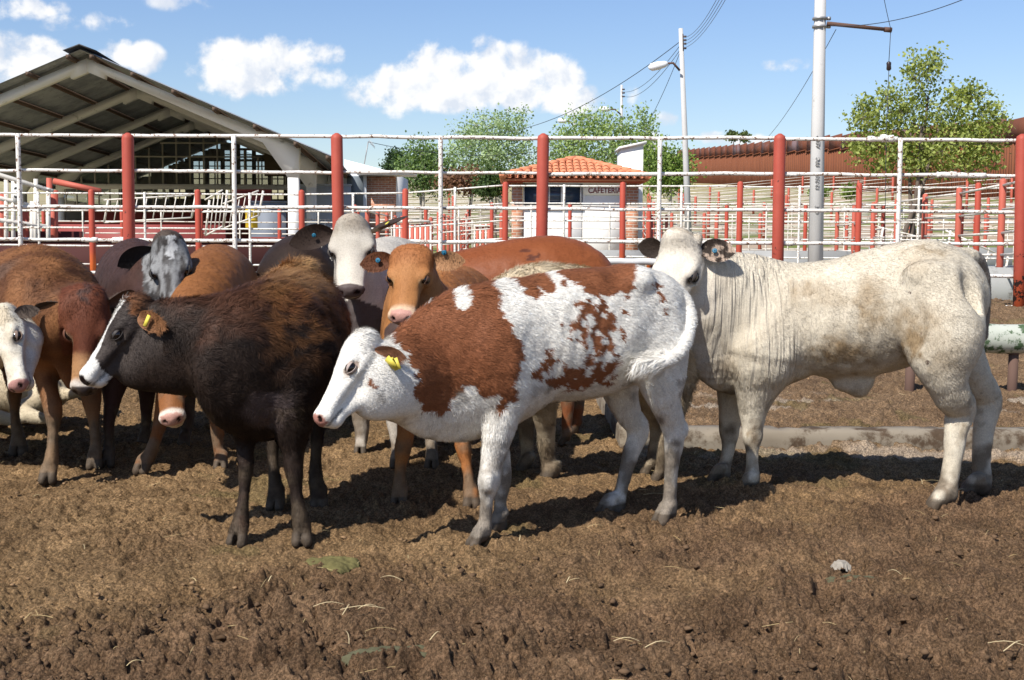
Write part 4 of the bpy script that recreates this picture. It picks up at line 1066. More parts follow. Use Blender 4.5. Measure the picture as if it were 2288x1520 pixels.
mb = MB(); mb.prism([(t0[0]-.08, t0[2]+.004), (t1[0]+.05, t1[2]+.004), (t1[0]+.05, t1[2]+.10), (t0[0]-.08, t0[2]+.08)], (0, 40.9, 0), (1, 0, 0), (0, 0, 1), (0, 1, 0), 1.8); mb.build('coping', PLASTER, tw)

# ------------------------------------------------------------------ rusty border wall
RUST = []
for k, (a, b_) in enumerate((((.125, .040, .021), (.24, .088, .042)), ((.10, .036, .024), (.18, .064, .036)))):
    m, t, b = nmat('rusted_steel_%d' % k, .85, .2); geo = t.new('ShaderNodeNewGeometry'); mp = t.new('ShaderNodeMapping', i_Vector=geo.outputs['Position']); mp.inputs['Scale'].default_value = (1.2, .5, .18)
    n = t.noise(mp, 1.3, 6, .7); n2 = t.noise(geo.outputs['Position'], .25, 4, .6); c = t.mix(n, a, b_)
    if k == 1: c = t.mix(t.ramp(n2, .52, .7), c, (.17, .12, .13))
    t.put(b.inputs['Base Color'], c); RUST.append(m)
bw = tag(empty('border_wall', (37, 110, 6)), 'tall rusted steel border wall climbing the slope at the right with stepped top panels', 'wall')
Y = 62.0; PL = 4.5; i = 0
while Y < 236:
    x = 38.6-(Y-62)*.0395; x1 = 38.6-(Y+PL-62)*.0395; zb = G((x+x1)/2, Y+PL/2); d = unit((x1-x, PL, 0)); nrm = np.array([-d[1], d[0], 0]); rz = math.atan2(d[1], d[0]); cx, cy = (x+x1)/2, Y+PL/2
    mb = MB(); mb.box((cx, cy, zb+5.2), (PL-.03, .12, 1.6), rz); mb.build('top_plate', RUST[1], bw)
    mb = MB()
    for q in range(10):
        u = (q+.5)/10*PL-PL/2; mb.box((cx+d[0]*u+nrm[0]*.02, cy+d[1]*u+nrm[1]*.02, zb+1.9), (.34 if q % 2 else .30, .16 if q % 2 else .24, 4.96), rz)
    mb.box((cx+nrm[0]*.16, cy+nrm[1]*.16, zb+4.44), (PL-.2, .22, .10), rz)
    mb.build('bollard_panel', RUST[0], bw); Y += PL; i += 1

# ------------------------------------------------------------------ poles, lamps and wires
WIRE = mat('wire', (.04, .045, .06), .5)
PCON = paint_mat('pole_concrete', (.40, .39, .38), (.54, .53, .52), (.30, .28, .25), .6, .8, 5, rough=.9)
def cpole(px0, py0, px1, py1, Y, r0, r1, lab, name='utility_pole', n=8):
    a = P(px0, py0, Y); b = P(px1, py1, Y); g = G(a[0], Y); t = (g-.3-a[2])/(b[2]-a[2]); a = a+(b-a)*t
    r = tag(empty(name, (a[0], a[1], g)), lab, 'pole', None); mb = MB(); mb.tube([a, (a+b)/2, b], [r0, (r0+r1)/2, r1], n, twist=math.pi/8); mb.build('shaft', PCON, r, n > 8); return r, a, b
up_, a, b = cpole(1822, 580, 1834, -60, 20.0, .132, .088, 'big octagonal concrete utility pole with a rusty side arm, behind the near fence')
at_ = lambda py: a+(b-a)*((P(1800, py, 20)[2]-a[2])/(b[2]-a[2]))
RPIPE = mat('rusty_pipe', (.10, .055, .04), .8)
mb = MB(); mb.tube([at_(54)+np.array([.1, -.06, 0]), P(1990, 67, 19.9)], [.034, .030], 12); mb.tube([P(1976, 66, 19.9), P(1992, 67.5, 19.9)], .042, 12); mb.build('side_arm', RPIPE, up_, True)
mb = MB()
for py in (42, 60): c = at_(py); mb.tube([c-np.array([0, 0, .018]), c+np.array([0, 0, .018])], .122, 16); mb.box(c+np.array([.14, -.02, 0]), (.05, .06, .05))
mb.build('clamp_band', mat('galvanised', (.3, .3, .31), .5, .5), up_)
for s_, py in (('CFE', 468), ('12-750', 408), ('PPC', 362), ('AERP', 318)):
    c = at_(py); text(s_, c+np.array([-.02, -.108-(py-300)*.00004, 0]), .085, mat('letter_grey', (.34, .33, .32), .9), rot=(R(90), -R(90), 0), parent=up_, name='embossed_letters', depth=.016)  # raised letters in one even grey, a little darker than the shaft concrete
iw = tag(empty('hanging_insulator', P(1986, 148, 19.9)), 'dark insulator hanging on a thin wire from the side arm of the utility pole', 'insulator')
mb = MB(); mb.tube([P(1986, 158, 19.9), P(1986, 155, 19.9), P(1986, 147, 19.9), P(1986, 141, 19.9), P(1986, 138, 19.9)], [.02, .04, .036, .04, .02], 12); mb.build('insulator_body', mat('dark_ceramic', (.03, .02, .02), .3), iw, True)
mb = MB(); mb.tube([P(1990, 70, 19.9), P(1986, 139, 19.9)], .006, 5); mb.tube([P(1986, 157, 19.9), P(1980, 300, 19.95), P(1976, 600, 20)], .006, 5); mb.build('wire', WIRE, iw)
LAMPW = mat('lamp_white', (.72, .73, .75), .4)
def lamp(r, base, head0, head1, Y, s=1.0):
    mb = MB(); A_, B_, C_2 = P(*base, Y), P(*head0, Y), P(*head1, Y); mid = (A_+B_)/2+np.array([-.02, 0, .12*s]); mb.tube([A_, mid, B_], .035*s, 8); mb.build('lamp_arm', RPIPE, r, True)
    mb = MB(); d = C_2-B_; q = [B_, B_+d*.15, B_+d*.5, B_+d*.85, C_2]; mb.tube(q, [.06*s, .10*s, .13*s, .12*s, .04*s], 12); mb.build('lamp_head', LAMPW, r, True)
p1, a1, b1 = cpole(1536, 455, 1521, 64, 42.0, .125, .075, 'slim leaning concrete street lamp pole right of the cafeteria', 'street_lamp', 12)
lamp(p1, (1519, 158), (1492, 142), (1449, 152), 41.8, 1.1)
mb = MB()
for py in (82, 90, 98, 108): c = P(1527, py, 41.9); mb.tube([c, c+np.array([.10, 0, 0])], .035, 8); 
mb.tube([P(1526, 76, 41.9), P(1527, 114, 41.9)], .02, 6); mb.build('insulator_rack', mat('ceramic_brown', (.08, .06, .06), .5), p1)
p2_, _, _ = cpole(1388, 400, 1389, 190, 75.0, .11, .07, 'distant street lamp pole above the cafeteria roof', 'street_lamp', 12)
lamp(p2_, (1387, 256), (1363, 245), (1339, 243), 74.8, 1.3)
mb = MB(); 
for py in (200, 208, 216): c = P(1390, py, 74.8); mb.tube([c, c+np.array([.16, 0, 0])], .05, 6)
mb.build('insulator_rack', mat('ceramic_brown2', (.08, .06, .06), .5), p2_)
p3_, _, _ = cpole(1284, 400, 1284, 250, 100.0, .11, .07, 'most distant street lamp pole, half hidden in the trees', 'street_lamp', 12)
lamp(p3_, (1283, 285), (1267, 271), (1246, 269), 99.5, 1.6)
def cable(p, q, sag, rad, lab):
    p, q = np.array(p), np.array(q); t = np.linspace(0, 1, 24)[:, None]; c = p*(1-t)+q*t; c[:, 2] -= (4*sag*t*(1-t))[:, 0]
    mb = MB(); mb.tube(c, rad, 5); tag(mb.build('power_cable', WIRE, None, True, origin=p), lab, 'cable', 'overhead cables')
cable(P(1521, 92, 42), P(1090, 300, 60), .7, .013, 'cable falling left from the lamp pole top behind the cafeteria roof')
cable(P(1521, 100, 42), P(1389, 205, 75), .5, .011, 'upper of the close cables between the two lamp poles')
cable(P(1521, 110, 42), P(1389, 214, 75), .6, .011, 'lower of the close cables between the two lamp poles')
for k in range(4): cable(P(1526, 84+k*8, 42), P(1612+k*7, -22, 26), .25, .0065, ('topmost', 'second', 'third', 'lowest')[k]+' of the four thin cables rising to the right from the lamp pole')
cable(P(1519, 118, 42), P(1452, 268, 44), .1, .010, 'guy wire hanging down left of the lamp pole')
cable(P(1868, 66, 20), P(1690, 330, 40), .25, .006, 'guy wire slanting down left behind the utility pole')
cable(P(1850, 58, 20), P(2175, -10, 16), .12, .006, 'thin cable rising right from the utility pole arm')
cable(P(1990, 64, 19.9), P(1972, -20, 19), .02, .005, 'short wire from the end of the side arm to the top edge')
cable(P(822, 317, 48.5), P(1300, 318, 62), .6, .012, 'low cable running from the antenna towards the trees')

# ------------------------------------------------------------------ trees
def leaf_mat(name, spec=.3):
    m, t, b = nmat(name, .55, spec); a = t.new('ShaderNodeAttribute', attribute_name='Col'); t.put(b.inputs['Base Color'], a.outputs[0])
    tr = t.new('ShaderNodeBsdfTranslucent', i_Color=t.mix(1.0, a.outputs[0], (1.7, 1.8, .8), 'MULTIPLY')); t.l.new(t.new('ShaderNodeMixShader', i_0=.28, i_1=b, i_2=tr).outputs[0], t.n['Material Output'].inputs[0]); return m
LEAF = leaf_mat('leaves')
def tree(name, lab, foot, Y, lobes, nleaf, lsz, c1, c2, bark, trunks, tr0, seed, depth=.8, cat='tree', clump=.22, per=14, twigs=True, group=None):
    """lobes: (px, py, rx px, ry px, weight) measured on the crown; trunks: list of px feet"""
    rs = np.random.RandomState(seed); u = Y/FPX; fz = G(P(foot, 500, Y)[0], Y); root = tag(empty(name, (P(foot, 500, Y)[0], Y, fz)), lab, cat, group)
    wts = np.array([l[4]*l[2]*l[3] for l in lobes], float); wts /= wts.sum(); nc = max(8, nleaf//per); C = []
    for _ in range(nc):
        l = lobes[rs.choice(len(lobes), p=wts)]; v = rs.randn(3); v /= np.linalg.norm(v); rr = rs.rand()**(1/3.0)*1.06
        c = P(l[0], l[1], Y); C.append(c+np.array([v[0]*l[2]*u*rr, v[1]*max(l[2], l[3])*u*depth*rr, v[2]*l[3]*u*rr]))
    C = np.array(C)
    # limbs: trunks rise to branch nodes, twigs run to the clusters
    wood = MB(); nodes = []
    ctr = C.mean(0); ext = C.max(0)-C.min(0)
    for k, tx in enumerate(trunks):
        f = np.array([P(tx, 500, Y)[0], Y+rs.randn()*.1, fz-.1]); tgt = C[rs.choice(len(C))]*.5+ctr*.5; tgt[0] = f[0]+(tgt[0]-f[0])*.7; tgt[2] = max(tgt[2], ctr[2])
        n = 7; t = np.linspace(0, 1, n)[:, None]; pts = f*(1-t)+tgt*t; pts[:, 0] += np.sin(t[:, 0]*3+k)*ext[0]*.03; pts[1:, :2] += rs.randn(n-1, 2)*tr0*.5
        wood.tube(pts, np.linspace(tr0, tr0*.35, n), 8); nodes += [(p, tr0*(1-.65*i/(n-1))) for i, p in enumerate(pts) if i >= 2]
    wood.build('trunk', bark, root, True)
    br = MB(); nb = min(60, nc//4); order = rs.permutation(nc)[:nb]
    for i in order:
        d = [np.linalg.norm((C[i]-p)*[1, 1, 1.0])+max(0, p[2]-C[i][2])*1.5 for p, _ in nodes]; j = int(np.argmin(d)); p, r_ = nodes[j]
        m_ = (p+C[i])/2+rs.randn(3)*np.linalg.norm(C[i]-p)*.08; r_ = min(r_*.5, tr0*.4); br.tube([p, m_, C[i]], [r_, r_*.6, r_*.2], 5, False); nodes.append((m_, r_*.6)); nodes.append((C[i], r_*.4))
    if twigs:
        for i in rs.permutation(nc)[:min(nc, 420)]:
            d = [np.linalg.norm(C[i]-p) for p, _ in nodes]; p, r_ = nodes[int(np.argmin(d))]; br.tube([p, C[i]+rs.randn(3)*.05], [max(.006, r_*.25), .004], 4, False)
    br.build('branches', bark, root, True)
    N = nc*per; cen = np.repeat(C, per, 0)+rs.randn(N, 3)*clump*np.array([1, 1, .8]); s = lsz*(.6+.8*rs.rand(N))
    d1 = rs.randn(N, 3); d1[:, 2] -= .3; d1 /= np.linalg.norm(d1, axis=1)[:, None]; d2 = np.cross(d1, rs.randn(N, 3)); d2 /= np.linalg.norm(d2, axis=1)[:, None]
    n_ = np.cross(d1, d2); V = np.stack([cen, cen+d1*s[:, None]*.5+d2*s[:, None]*.36+n_*s[:, None]*.1, cen+d1*s[:, None], cen+d1*s[:, None]*.5-d2*s[:, None]*.36+n_*s[:, None]*.1], 1).reshape(-1, 3)
    tcol = np.repeat(rs.rand(nc), per)*.6+rs.rand(N)*.4; col_ = lerp(c1, c2, tcol); col_ = np.repeat(col_, 4, 0)
    mesh = mesh_np('crown', V, np.arange(N*4).reshape(-1, 4), LEAF, None, False, col_); mesh.parent = root; mesh.matrix_parent_inverse = Matrix.Translation(-Vector(root.location)); return root
BARKL = mat('pale_bark', (.42, .38, .32), .9); BARKD = mat('grey_brown_bark', (.13, .10, .08), .9)
tree('leafy_tree', 'leafy light green tree with several slim trunks in front of the rusty wall', 2005, 32.0,
     [(1935,300,42,60,1),(1975,260,50,60,1.1),(2040,200,26,70,.9),(2075,170,22,55,.8),(2050,290,60,70,1.2),(2120,260,40,60,1),(2165,270,45,75,1.1),(2210,290,34,60,.9),(2110,340,90,50,1.3),(2010,350,70,45,1.1),(2190,360,50,40,1),(1950,345,50,40,.9),(2038,148,13,34,2.2),(2088,142,12,34,2.2),(1985,215,14,26,1.6),(2165,215,16,30,1.8),(2212,235,14,28,1.8),(2235,285,14,26,1.2),(1930,235,14,22,1.4),(2225,310,22,30,.6),(2060,385,60,20,.5),(1925,250,25,30,.5),(2130,190,12,30,.3)],
     10500, .098, (.08, .12, .025), (.42, .46, .13), BARKD, (1985, 2010, 2035, 2060), .085, 5, clump=.12, per=12)
tree('feathery_tree', 'tall pale green feathery tree left of the red post above the cafeteria', 1060, 70.0,
     [(1040,300,35,30,.8),(1090,285,60,32,1.1),(1150,270,34,24,.8),(1165,260,16,14,.5),(1080,330,70,36,1.2),(1140,320,45,40,1),(1040,350,50,40,1.1),(1120,365,70,35,1.2),(1180,350,35,35,.8),(1060,390,60,25,1)],
     8200, .15, (.12, .19, .09), (.46, .56, .32), BARKL, (1040, 1090, 1140), .16, 6, clump=.27, per=16)
tree('bushy_tree', 'round bushy green tree left of the feathery tree', 945, 62.0, [(945,345,38,30,1),(925,370,30,30,1),(965,375,45,35,1.2),(935,400,45,30,1),(985,400,40,26,1)], 5200, .15, (.05, .10, .035), (.24, .33, .11), BARKL, (935, 960), .12, 7, clump=.32)
tree('spreading_tree', 'spreading green tree with pale bare twigs behind the cafeteria roof', 1340, 66.0,
     [(1290,290,40,38,1),(1330,275,45,34,1.1),(1375,285,35,30,.9),(1425,275,34,34,1),(1450,300,25,35,.8),(1340,320,75,40,1.3),(1260,330,40,35,1),(1420,330,50,45,1.1),(1300,360,70,30,1),(1230,345,22,25,.6),(1400,370,60,30,.9)],
     8000, .15, (.09, .16, .05), (.42, .52, .20), BARKL, (1290, 1340, 1420), .18, 8, clump=.26, per=16)
tree('rounded_tree', 'low rounded green tree between the white tower and the lamp pole', 1490, 60.0, [(1490,360,32,26,1),(1500,390,36,34,1.2),(1465,395,26,36,1),(1455,350,20,40,.7),(1520,375,16,26,.6)], 5500, .15, (.06, .12, .03), (.32, .42, .10), BARKL, (1490,), .12, 9, clump=.32)
tree('dark_conifer', 'small dark pointed tree on the skyline beyond the white office', 885, 90.0, [(884,365,18,20,1),(886,350,10,12,.7),(885,382,22,14,1)], 3600, .20, (.02, .045, .02), (.06, .10, .04), BARKD, (885,), .12, 10, clump=.25)
tree('reddish_bush', 'reddish brown bush under the feathery tree', 1030, 58.0, [(1030,405,40,14,1),(1085,408,36,14,1)], 3000, .16, (.12, .05, .03), (.26, .14, .08), BARKD, (1030,), .06, 12, clump=.25, cat='bush')
tree('dark_bush', 'dark green shrub tight against the left side of the cafeteria', 1105, 52.0, [(1105,400,22,20,1),(1095,420,26,10,1)], 2600, .14, (.03, .06, .02), (.11, .16, .05), BARKD, (1105,), .06, 13, clump=.22, cat='bush')
for k, (px, py, s, lb) in enumerate(((1637, 303, 8, 'larger of the two small round bushes on the dry hill crest'), (1663, 306, 6, 'smaller of the two round bushes on the dry hill crest'))):
    Yh = 400.0; tree('hill_bush', lb, px, Yh, [(px, py, s, s*.8, 1)], 1200, .8, (.06, .09, .03), (.14, .18, .06), BARKD, (px,), .2, 14+k, clump=.6, cat='bush', twigs=False, group='bushes on the hill')
for k, (px, lb) in enumerate(((1830, 'small green weed clump at the wall foot right of the red post'), (1900, 'small green weed clump at the foot of the rusty wall by the second fence post'))):
    tree('weed_clump', lb, px, 92.0, [(px, 428, 14, 9, 1)], 900, .2, (.08, .14, .03), (.24, .32, .07), BARKD, (px,), .03, 18+k, clump=.2, cat='weeds', twigs=False, group='weeds below the wall')

# ------------------------------------------------------------------ litter on the ground
rs = np.random.RandomState(77)
def surf(x, y): return G(x, y)+(.112 if (x > .6 and y > 6.44) else 0)
SV = []; SF = []; SC = []
def strand(p, ang, L, w_, bend, lift, c):
    n = 6; b0 = len(SV); pp = np.array(p, float); a = ang
    for i in range(n):
        q = (math.cos(a), math.sin(a)); s_ = np.array([-q[1], q[0], 0])*w_*.5*(1-.5*abs(i/(n-1)-.4))
        z = lift*math.sin(math.pi*i/(n-1)); P_ = pp+np.array([0, 0, z]); SV.append(P_-s_); SV.append(P_+s_+np.array([0, 0, w_*.3])); SC.append(c); SC.append(c)
        pp = pp+np.array([q[0], q[1], 0])*L/(n-1); a += bend/(n-1)
    for i in range(n-1): SF.append((b0+2*i, b0+2*i+1, b0+2*i+3, b0+2*i+2))
for _ in range(420):
    y = 2.7+6.2*rs.rand()**1.5; x = (rs.rand()*2-1)*(.5*y+.2); hgt = .018+.012*rs.rand(); g = rs.rand()
    strand((x, y, surf(x, y)+hgt), rs.rand()*6.28, .02+.09*rs.rand()**2, .0010+.0012*rs.rand(), rs.randn()*.3, .010*rs.rand(), (.40+.2*g, .29+.18*g, .13+.12*g))
for px, py, L, an in ((700, 1400, .09, .05), (760, 1407, .13, -.1), (800, 1405, .06, .1), (600, 1340, .04, 1.2), (850, 1330, .08, -.6), (765, 1420, .10, 1.3), (780, 1490, .12, 1.7), (960, 1480, .07, 1.0), (1265, 1340, .06, 1.1), (1160, 1240, .07, 1.4), (2240, 1500, .12, .6), (2205, 1480, .1, -.5), (1980, 1310, .05, -.9), (1440, 1495, .08, .3), (400, 1295, .06, 2.5), (190, 1265, .05, 2.0), (1370, 1480, .07, -.2), (2060, 1100, .10, 1.3), (2090, 1110, .08, 1.8), (2130, 1120, .09, .4), (1570, 1062, .06, -.5)):
    Yd = CAMZ*FPX/(py-540.0); p = P(px, py, Yd); strand((p[0], p[1], .035), an, L, .0026, .5, .012, (.50, .40, .23))
SM, t, b = nmat('straw', .7, .3); t.put(b.inputs['Base Color'], t.new('ShaderNodeAttribute', attribute_name='Col').outputs[0])
tag(mesh_np('straw_litter', np.array(SV), np.array(SF), SM, None, True, np.array(SC)), kind='stuff')
# loose crumbs of dung and soil
ico = bpy.data.meshes.new('t'); import bmesh
bmm = bmesh.new(); bmesh.ops.create_icosphere(bmm, subdivisions=1, radius=1); IV = np.array([v.co[:] for v in bmm.verts]); IF = np.array([[v.index for v in f.verts] for f in bmm.faces]); bmm.free()
nC = 2500 if QUICK else 9000; CV = []; CFc = []; CC = []
for i in range(nC):
    y = 2.6+6.5*rs.rand()**1.7; x = (rs.rand()*2-1)*(.52*y+.3); s_ = .002+.010*rs.rand()**4
    dk = 4.25+.6*x-y > 0
    if not dk: s_ *= .75
    V = IV*(1+rs.randn(len(IV), 1)*.28)*s_*np.array([1+.5*rs.rand(), 1+.4*rs.rand(), .75]); th = rs.rand()*6.28; V = V @ np.array([[math.cos(th), math.sin(th), 0], [-math.sin(th), math.cos(th), 0], [0, 0, 1]])
    CV.append(V+[x, y, surf(x, y)+.000+.012*rs.rand()*(1 if dk else .5)]); CFc.append(IF+len(IV)*i); g = .6+.8*rs.rand(); CC.append(np.tile(np.array((.10, .062, .036) if dk else (.19, .12, .065))*g, (len(IV), 1)))
CM, t, b = nmat('crumbs', .95, .1); t.put(b.inputs['Base Color'], t.new('ShaderNodeAttribute', attribute_name='Col').outputs[0])
tag(mesh_np('soil_crumbs', np.concatenate(CV), np.concatenate(CFc), CM, None, False, np.concatenate(CC)), kind='stuff')
def pat(px, py, rx, ry, c, lab, name='dung_pat', cat='dung', grp='green dung pats', hh=.02, seed=1, rough=.9):
    Yd = CAMZ*FPX/(py-541.0); p = P(px, py, Yd); n = 44; uu = np.linspace(-1, 1, n); xx, yy = np.meshgrid(uu, uu); r_ = np.sqrt(xx**2+yy**2)+(fbm2(xx.ravel()*2.5+seed, yy.ravel()*2.5, 3, seed).reshape(xx.shape)-.5)*.9
    Xw = xx*rx*1.2; Yw = yy*ry*1.2; k = np.clip(1-r_**3, -.6, 1); zz = hh*k+.010*(fbm2(Xw.ravel()*60+seed, Yw.ravel()*60, 3, seed+2).reshape(xx.shape)-.5)*(k > -.3)+.012
    V = np.stack([Xw, Yw, zz], -1).reshape(-1, 3)+[p[0], p[1], surf(p[0], p[1])]; idx = np.arange(n*n).reshape(n, n); Fq = np.stack([idx[:-1, :-1], idx[:-1, 1:], idx[1:, 1:], idx[1:, :-1]], -1).reshape(-1, 4)
    m, t, b = nmat(name+'_m', rough, .2); tc = t.new('ShaderNodeTexCoord'); nn = t.noise(tc.outputs['Object'], 60, 5, .7); t.put(b.inputs['Base Color'], t.mix(nn, tuple(q*.5 for q in c), tuple(min(.9, q*1.5) for q in c))); bump(t, b, nn, .8, .005)
    kk = (k.reshape(-1) > -.25); Fq = Fq[kk[Fq].all(1)]
    tag(mesh_np(name, V, Fq, m, None, True, origin=(p[0], p[1], surf(p[0], p[1]))), lab, cat, grp)
pat(735, 1288, .085, .075, (.12, .105, .04), 'olive green dung pat in front of the dark calf hooves', seed=3)
pat(880, 1500, .11, .05, (.085, .08, .045), 'grey green dung pat at the bottom edge', seed=5)
pat(1905, 1318, .07, .06, (.085, .08, .045), 'flat grey green dung pat on the dark soil at the right', seed=7, hh=.012)
pat(1877, 1284, .026, .030, (.27, .24, .20), 'pale stone on the dark soil below the cream calf', 'pale_stone', 'stone', None, .022, 9)
def z2(L): return [(680+a/2.1106, 540+b/2.1106) for a, b in L]
def FN(n): return int(n*(0.15 if QUICK else 1))

# ---- spotted calf in front
A_BROWN = [z2(p) for p in (
 [(405,460),(420,400),(560,300),(690,215),(712,300),(745,314),(782,288),(768,200),(880,140),(905,230),(920,300),(960,390),(1010,470),(1025,540),(1020,610),(990,680),(990,745),(950,760),(955,790),(925,815),(905,790),(905,750),(915,715),(860,725),(800,700),(790,680),(740,690),(700,760),(650,825),(600,800),(540,770),(520,720),(510,680),(540,650),(510,600),(470,560),(490,520),(430,490)],
 [(930,140),(1050,120),(1150,160),(1180,245),(1140,245),(1095,210),(1110,260),(1080,285),(1050,250),(1000,210)],
 [(1190,120),(1280,90),(1500,60),(1560,110),(1550,215),(1530,245),(1480,235),(1440,255),(1400,250),(1380,270),(1330,240),(1290,210),(1230,180)],
 [(1195,190),(1235,200),(1230,220),(1200,210)],
 [(1265,280),(1330,275),(1380,320),(1372,262),(1440,300),(1470,360),(1500,400),(1505,470),(1480,450),(1440,400),(1440,450),(1490,540),(1470,560),(1420,500),(1380,540),(1330,545),(1310,490),(1270,460),(1255,400),(1270,340)],
 [(1135,500),(1180,490),(1185,540),(1240,580),(1300,590),(1340,545),(1400,570),(1480,560),(1490,600),(1430,690),(1360,640),(1340,680),(1300,715),(1240,700),(1180,690),(1130,660),(1065,640),(1070,595),(1115,580)],
 [(1195,370),(1217,370),(1217,402),(1200,402)], [(1232,440),(1252,450),(1247,477),(1230,467)],
 [(1630,190),(1665,210),(1695,250),(1700,290),(1680,285),(1655,235)], [(1685,310),(1702,310),(1697,348),(1685,342)],
 [(1485,255),(1520,255),(1527,282),(1495,282)], [(1500,290),(1525,330),(1527,368),(1510,345)],
 [(288,640),(330,638),(360,680),(345,694),(308,682)])]
def col_a(V, N, px, py, nx, ny, hl, K):
    w1 = fbm3(V*70, 2, 7)-.5; w2 = fbm3(V*70, 2, 8)-.5; qx = px+nx*28+w1*16; qy = py+ny*28+w2*16
    m = np.zeros(len(V), bool)
    for i, p in enumerate(A_BROWN):
        k = inpoly(qx, qy, p)
        if i in (4, 5): k &= ~((fbm3(V*np.array([36, 36, 34]), 2, 77) > (.57 if i == 4 else .62)))
        m |= k
    C = np.tile(np.array([.83, .79, .72]), (len(V), 1))
    C *= (.9+.2*fbm3(V*20, 2, 5))[:, None]
    br = lerp((.20, .070, .030), (.30, .115, .052), fbm3(V*7, 2, 9))
    C = np.where(m[:, None], br, C)
    if hl is not None:
        d = np.sqrt(((hl[:, 0]-.425)/.075)**2+((hl[:, 2]+.085)/.055)**2); e = (d < 1) & (np.abs(hl[:, 1]) > .1) & (K == 0)
        C = np.where(e[:, None], (.42, .32, .26), C)
        mz = (hl[:, 0] > .955) & (np.abs(hl[:, 1]) < .11) & (hl[:, 2] > -.22) & (hl[:, 0] < 1.1) & (K == 0); C = np.where(mz[:, None], (.42, .2, .16), C)
    C = np.where((K == 2)[:, None], (.30, .14, .08), C); C = np.where((K == 1)[:, None], (.42, .25, .16), C)
    return C
HA = unit((-.60, -.30, 0)); LA = np.cross(HA, (0, 0, 1))
A = Cow('spotted_calf', 'white calf with red brown patches and yellow ear tag, head lowered, nearest the camera', .0085)
A.mudh = .42; A.ribs = (1215, 1390, 640, 860, 33, .0011)
A.body([(846,862,4.13,80,.6),(872,852,4.16,88,.62),(925,840,4.26,105,.58),(985,833,4.34,143,.5),(1050,814,4.4,168,.52),(1115,790,4.44,163,.66),(1185,764,4.5,143,.74),(1255,751,4.56,147,.8),(1330,742,4.62,144,.8),(1385,725,4.68,128,.82),(1430,706,4.73,107,.85),(1454,692,4.75,82,.8)], LA)
A.body([(905,880,4.22,60,.45),(965,905,4.3,68,.35),(1020,935,4.36,45,.5)], LA)
A.leg([(1135,830,4.36,85),(1128,900,4.34,52),(1112,975,4.32,36),(1098,1040,4.31,28),(1094,1075,4.3,28),(1088,1112,4.3,19),(1085,1155,4.3,18),(1079,1190,4.29,23),(1072,1222,4.28,26)], HA)
A.leg([(1110,880,4.56,55),(1105,960,4.56,34),(1115,1020,4.55,26),(1120,1070,4.54,24),(1117,1120,4.53,16),(1117,1155,4.53,16),(1115,1180,4.52,20),(1112,1200,4.51,22)], HA)
A.leg([(1452,700,4.70,88),(1468,770,4.64,78),(1476,830,4.62,62),(1482,885,4.62,42),(1502,945,4.66,30),(1506,985,4.67,24),(1500,1060,4.68,19),(1497,1110,4.68,18),(1494,1145,4.68,22),(1488,1175,4.67,25)], HA)
A.leg([(1425,700,4.86,80),(1392,790,4.86,66),(1384,860,4.86,47),(1402,920,4.88,34),(1424,962,4.9,28),(1410,1010,4.88,22),(1394,1070,4.86,18),(1384,1110,4.85,18),(1374,1140,4.84,22),(1362,1168,4.82,25)], HA)
A.body([(1490,634,4.74,16,.9),(1524,662,4.70,14,.9),(1541,702,4.66,13,.9),(1539,745,4.60,13,.9),(1524,780,4.54,13,.9),(1496,804,4.50,14,.9),(1462,816,4.47,17,.9),(1430,812,4.45,14,.9)], LA, .008)
A.blob(1130,800,4.3,70,30,90, LA, .05); A.blob(1455,735,4.62,62,34,90, LA, .05); A.blob(1408,612,4.66,30,60,14, LA, .05)
A.blob(1330,690,4.52,20,20,70, LA, .05)
A.head((809,747,4.16), (682,923,3.98), (-.72,-.12,.66), (dict(dir=(-.25,.9,-.3), face=(.6,.4,.4)), dict(dir=(-.25,.42,-.85), face=(.75,.5,.2), tag='y', s=.95, bz=-.17, bx=.13)), opn=.40, lidcol=(.34,.27,.24), earsz=(.33,.10), wide=1.12)
def len_a(p, n):
    px, py = proj(p); f = np.ones(len(p)); l = np.ones(len(p))
    ridge = (n[:, 2] > .75) & (px < 1200); f = np.where(ridge, 1.45, f); l = np.where(ridge, 1.6, l)
    tuft = (px < 1490) & (px > 1400) & (np.abs(py-812) < 34) & (p[:, 1] < 4.53); f = np.where(tuft, 3.6, f)
    return f, l
def flow_a(p):
    px, py = proj(p); d = np.tile([1., .3, -.5], (len(p), 1))
    low = p[:, 2] < .5; d[low] = (0.1, 0, -1)
    tl = (px > 1400) & (np.abs(py-812) < 34) & (p[:, 1] < 4.53) & (px < 1490); d[tl] = (-1, -.2, -.7)
    hd = px < 880; d[hd] = (.8, .1, -.1)
    return d
A.blob(1526,958,4.67,9,9,15,LA,.02); A.blob(1432,970,4.9,8,8,14,LA,.02); A.blob(1089,1074,4.27,14,20,26,LA,.02)
A.blob(1368,700,4.40,40,16,70, LA, .07, 's'); A.blob(1205,800,4.27,24,14,80, LA, .07, 's'); A.blob(1420,630,4.56,30,20,20, LA, .06); A.blob(1500,700,4.52,26,16,60, LA, .05, 's')
A.build(col_a, fn=FN(170000), flen=.015, flow=flow_a, fw=.0012, seed=3, lenfn=len_a, lift=.2)

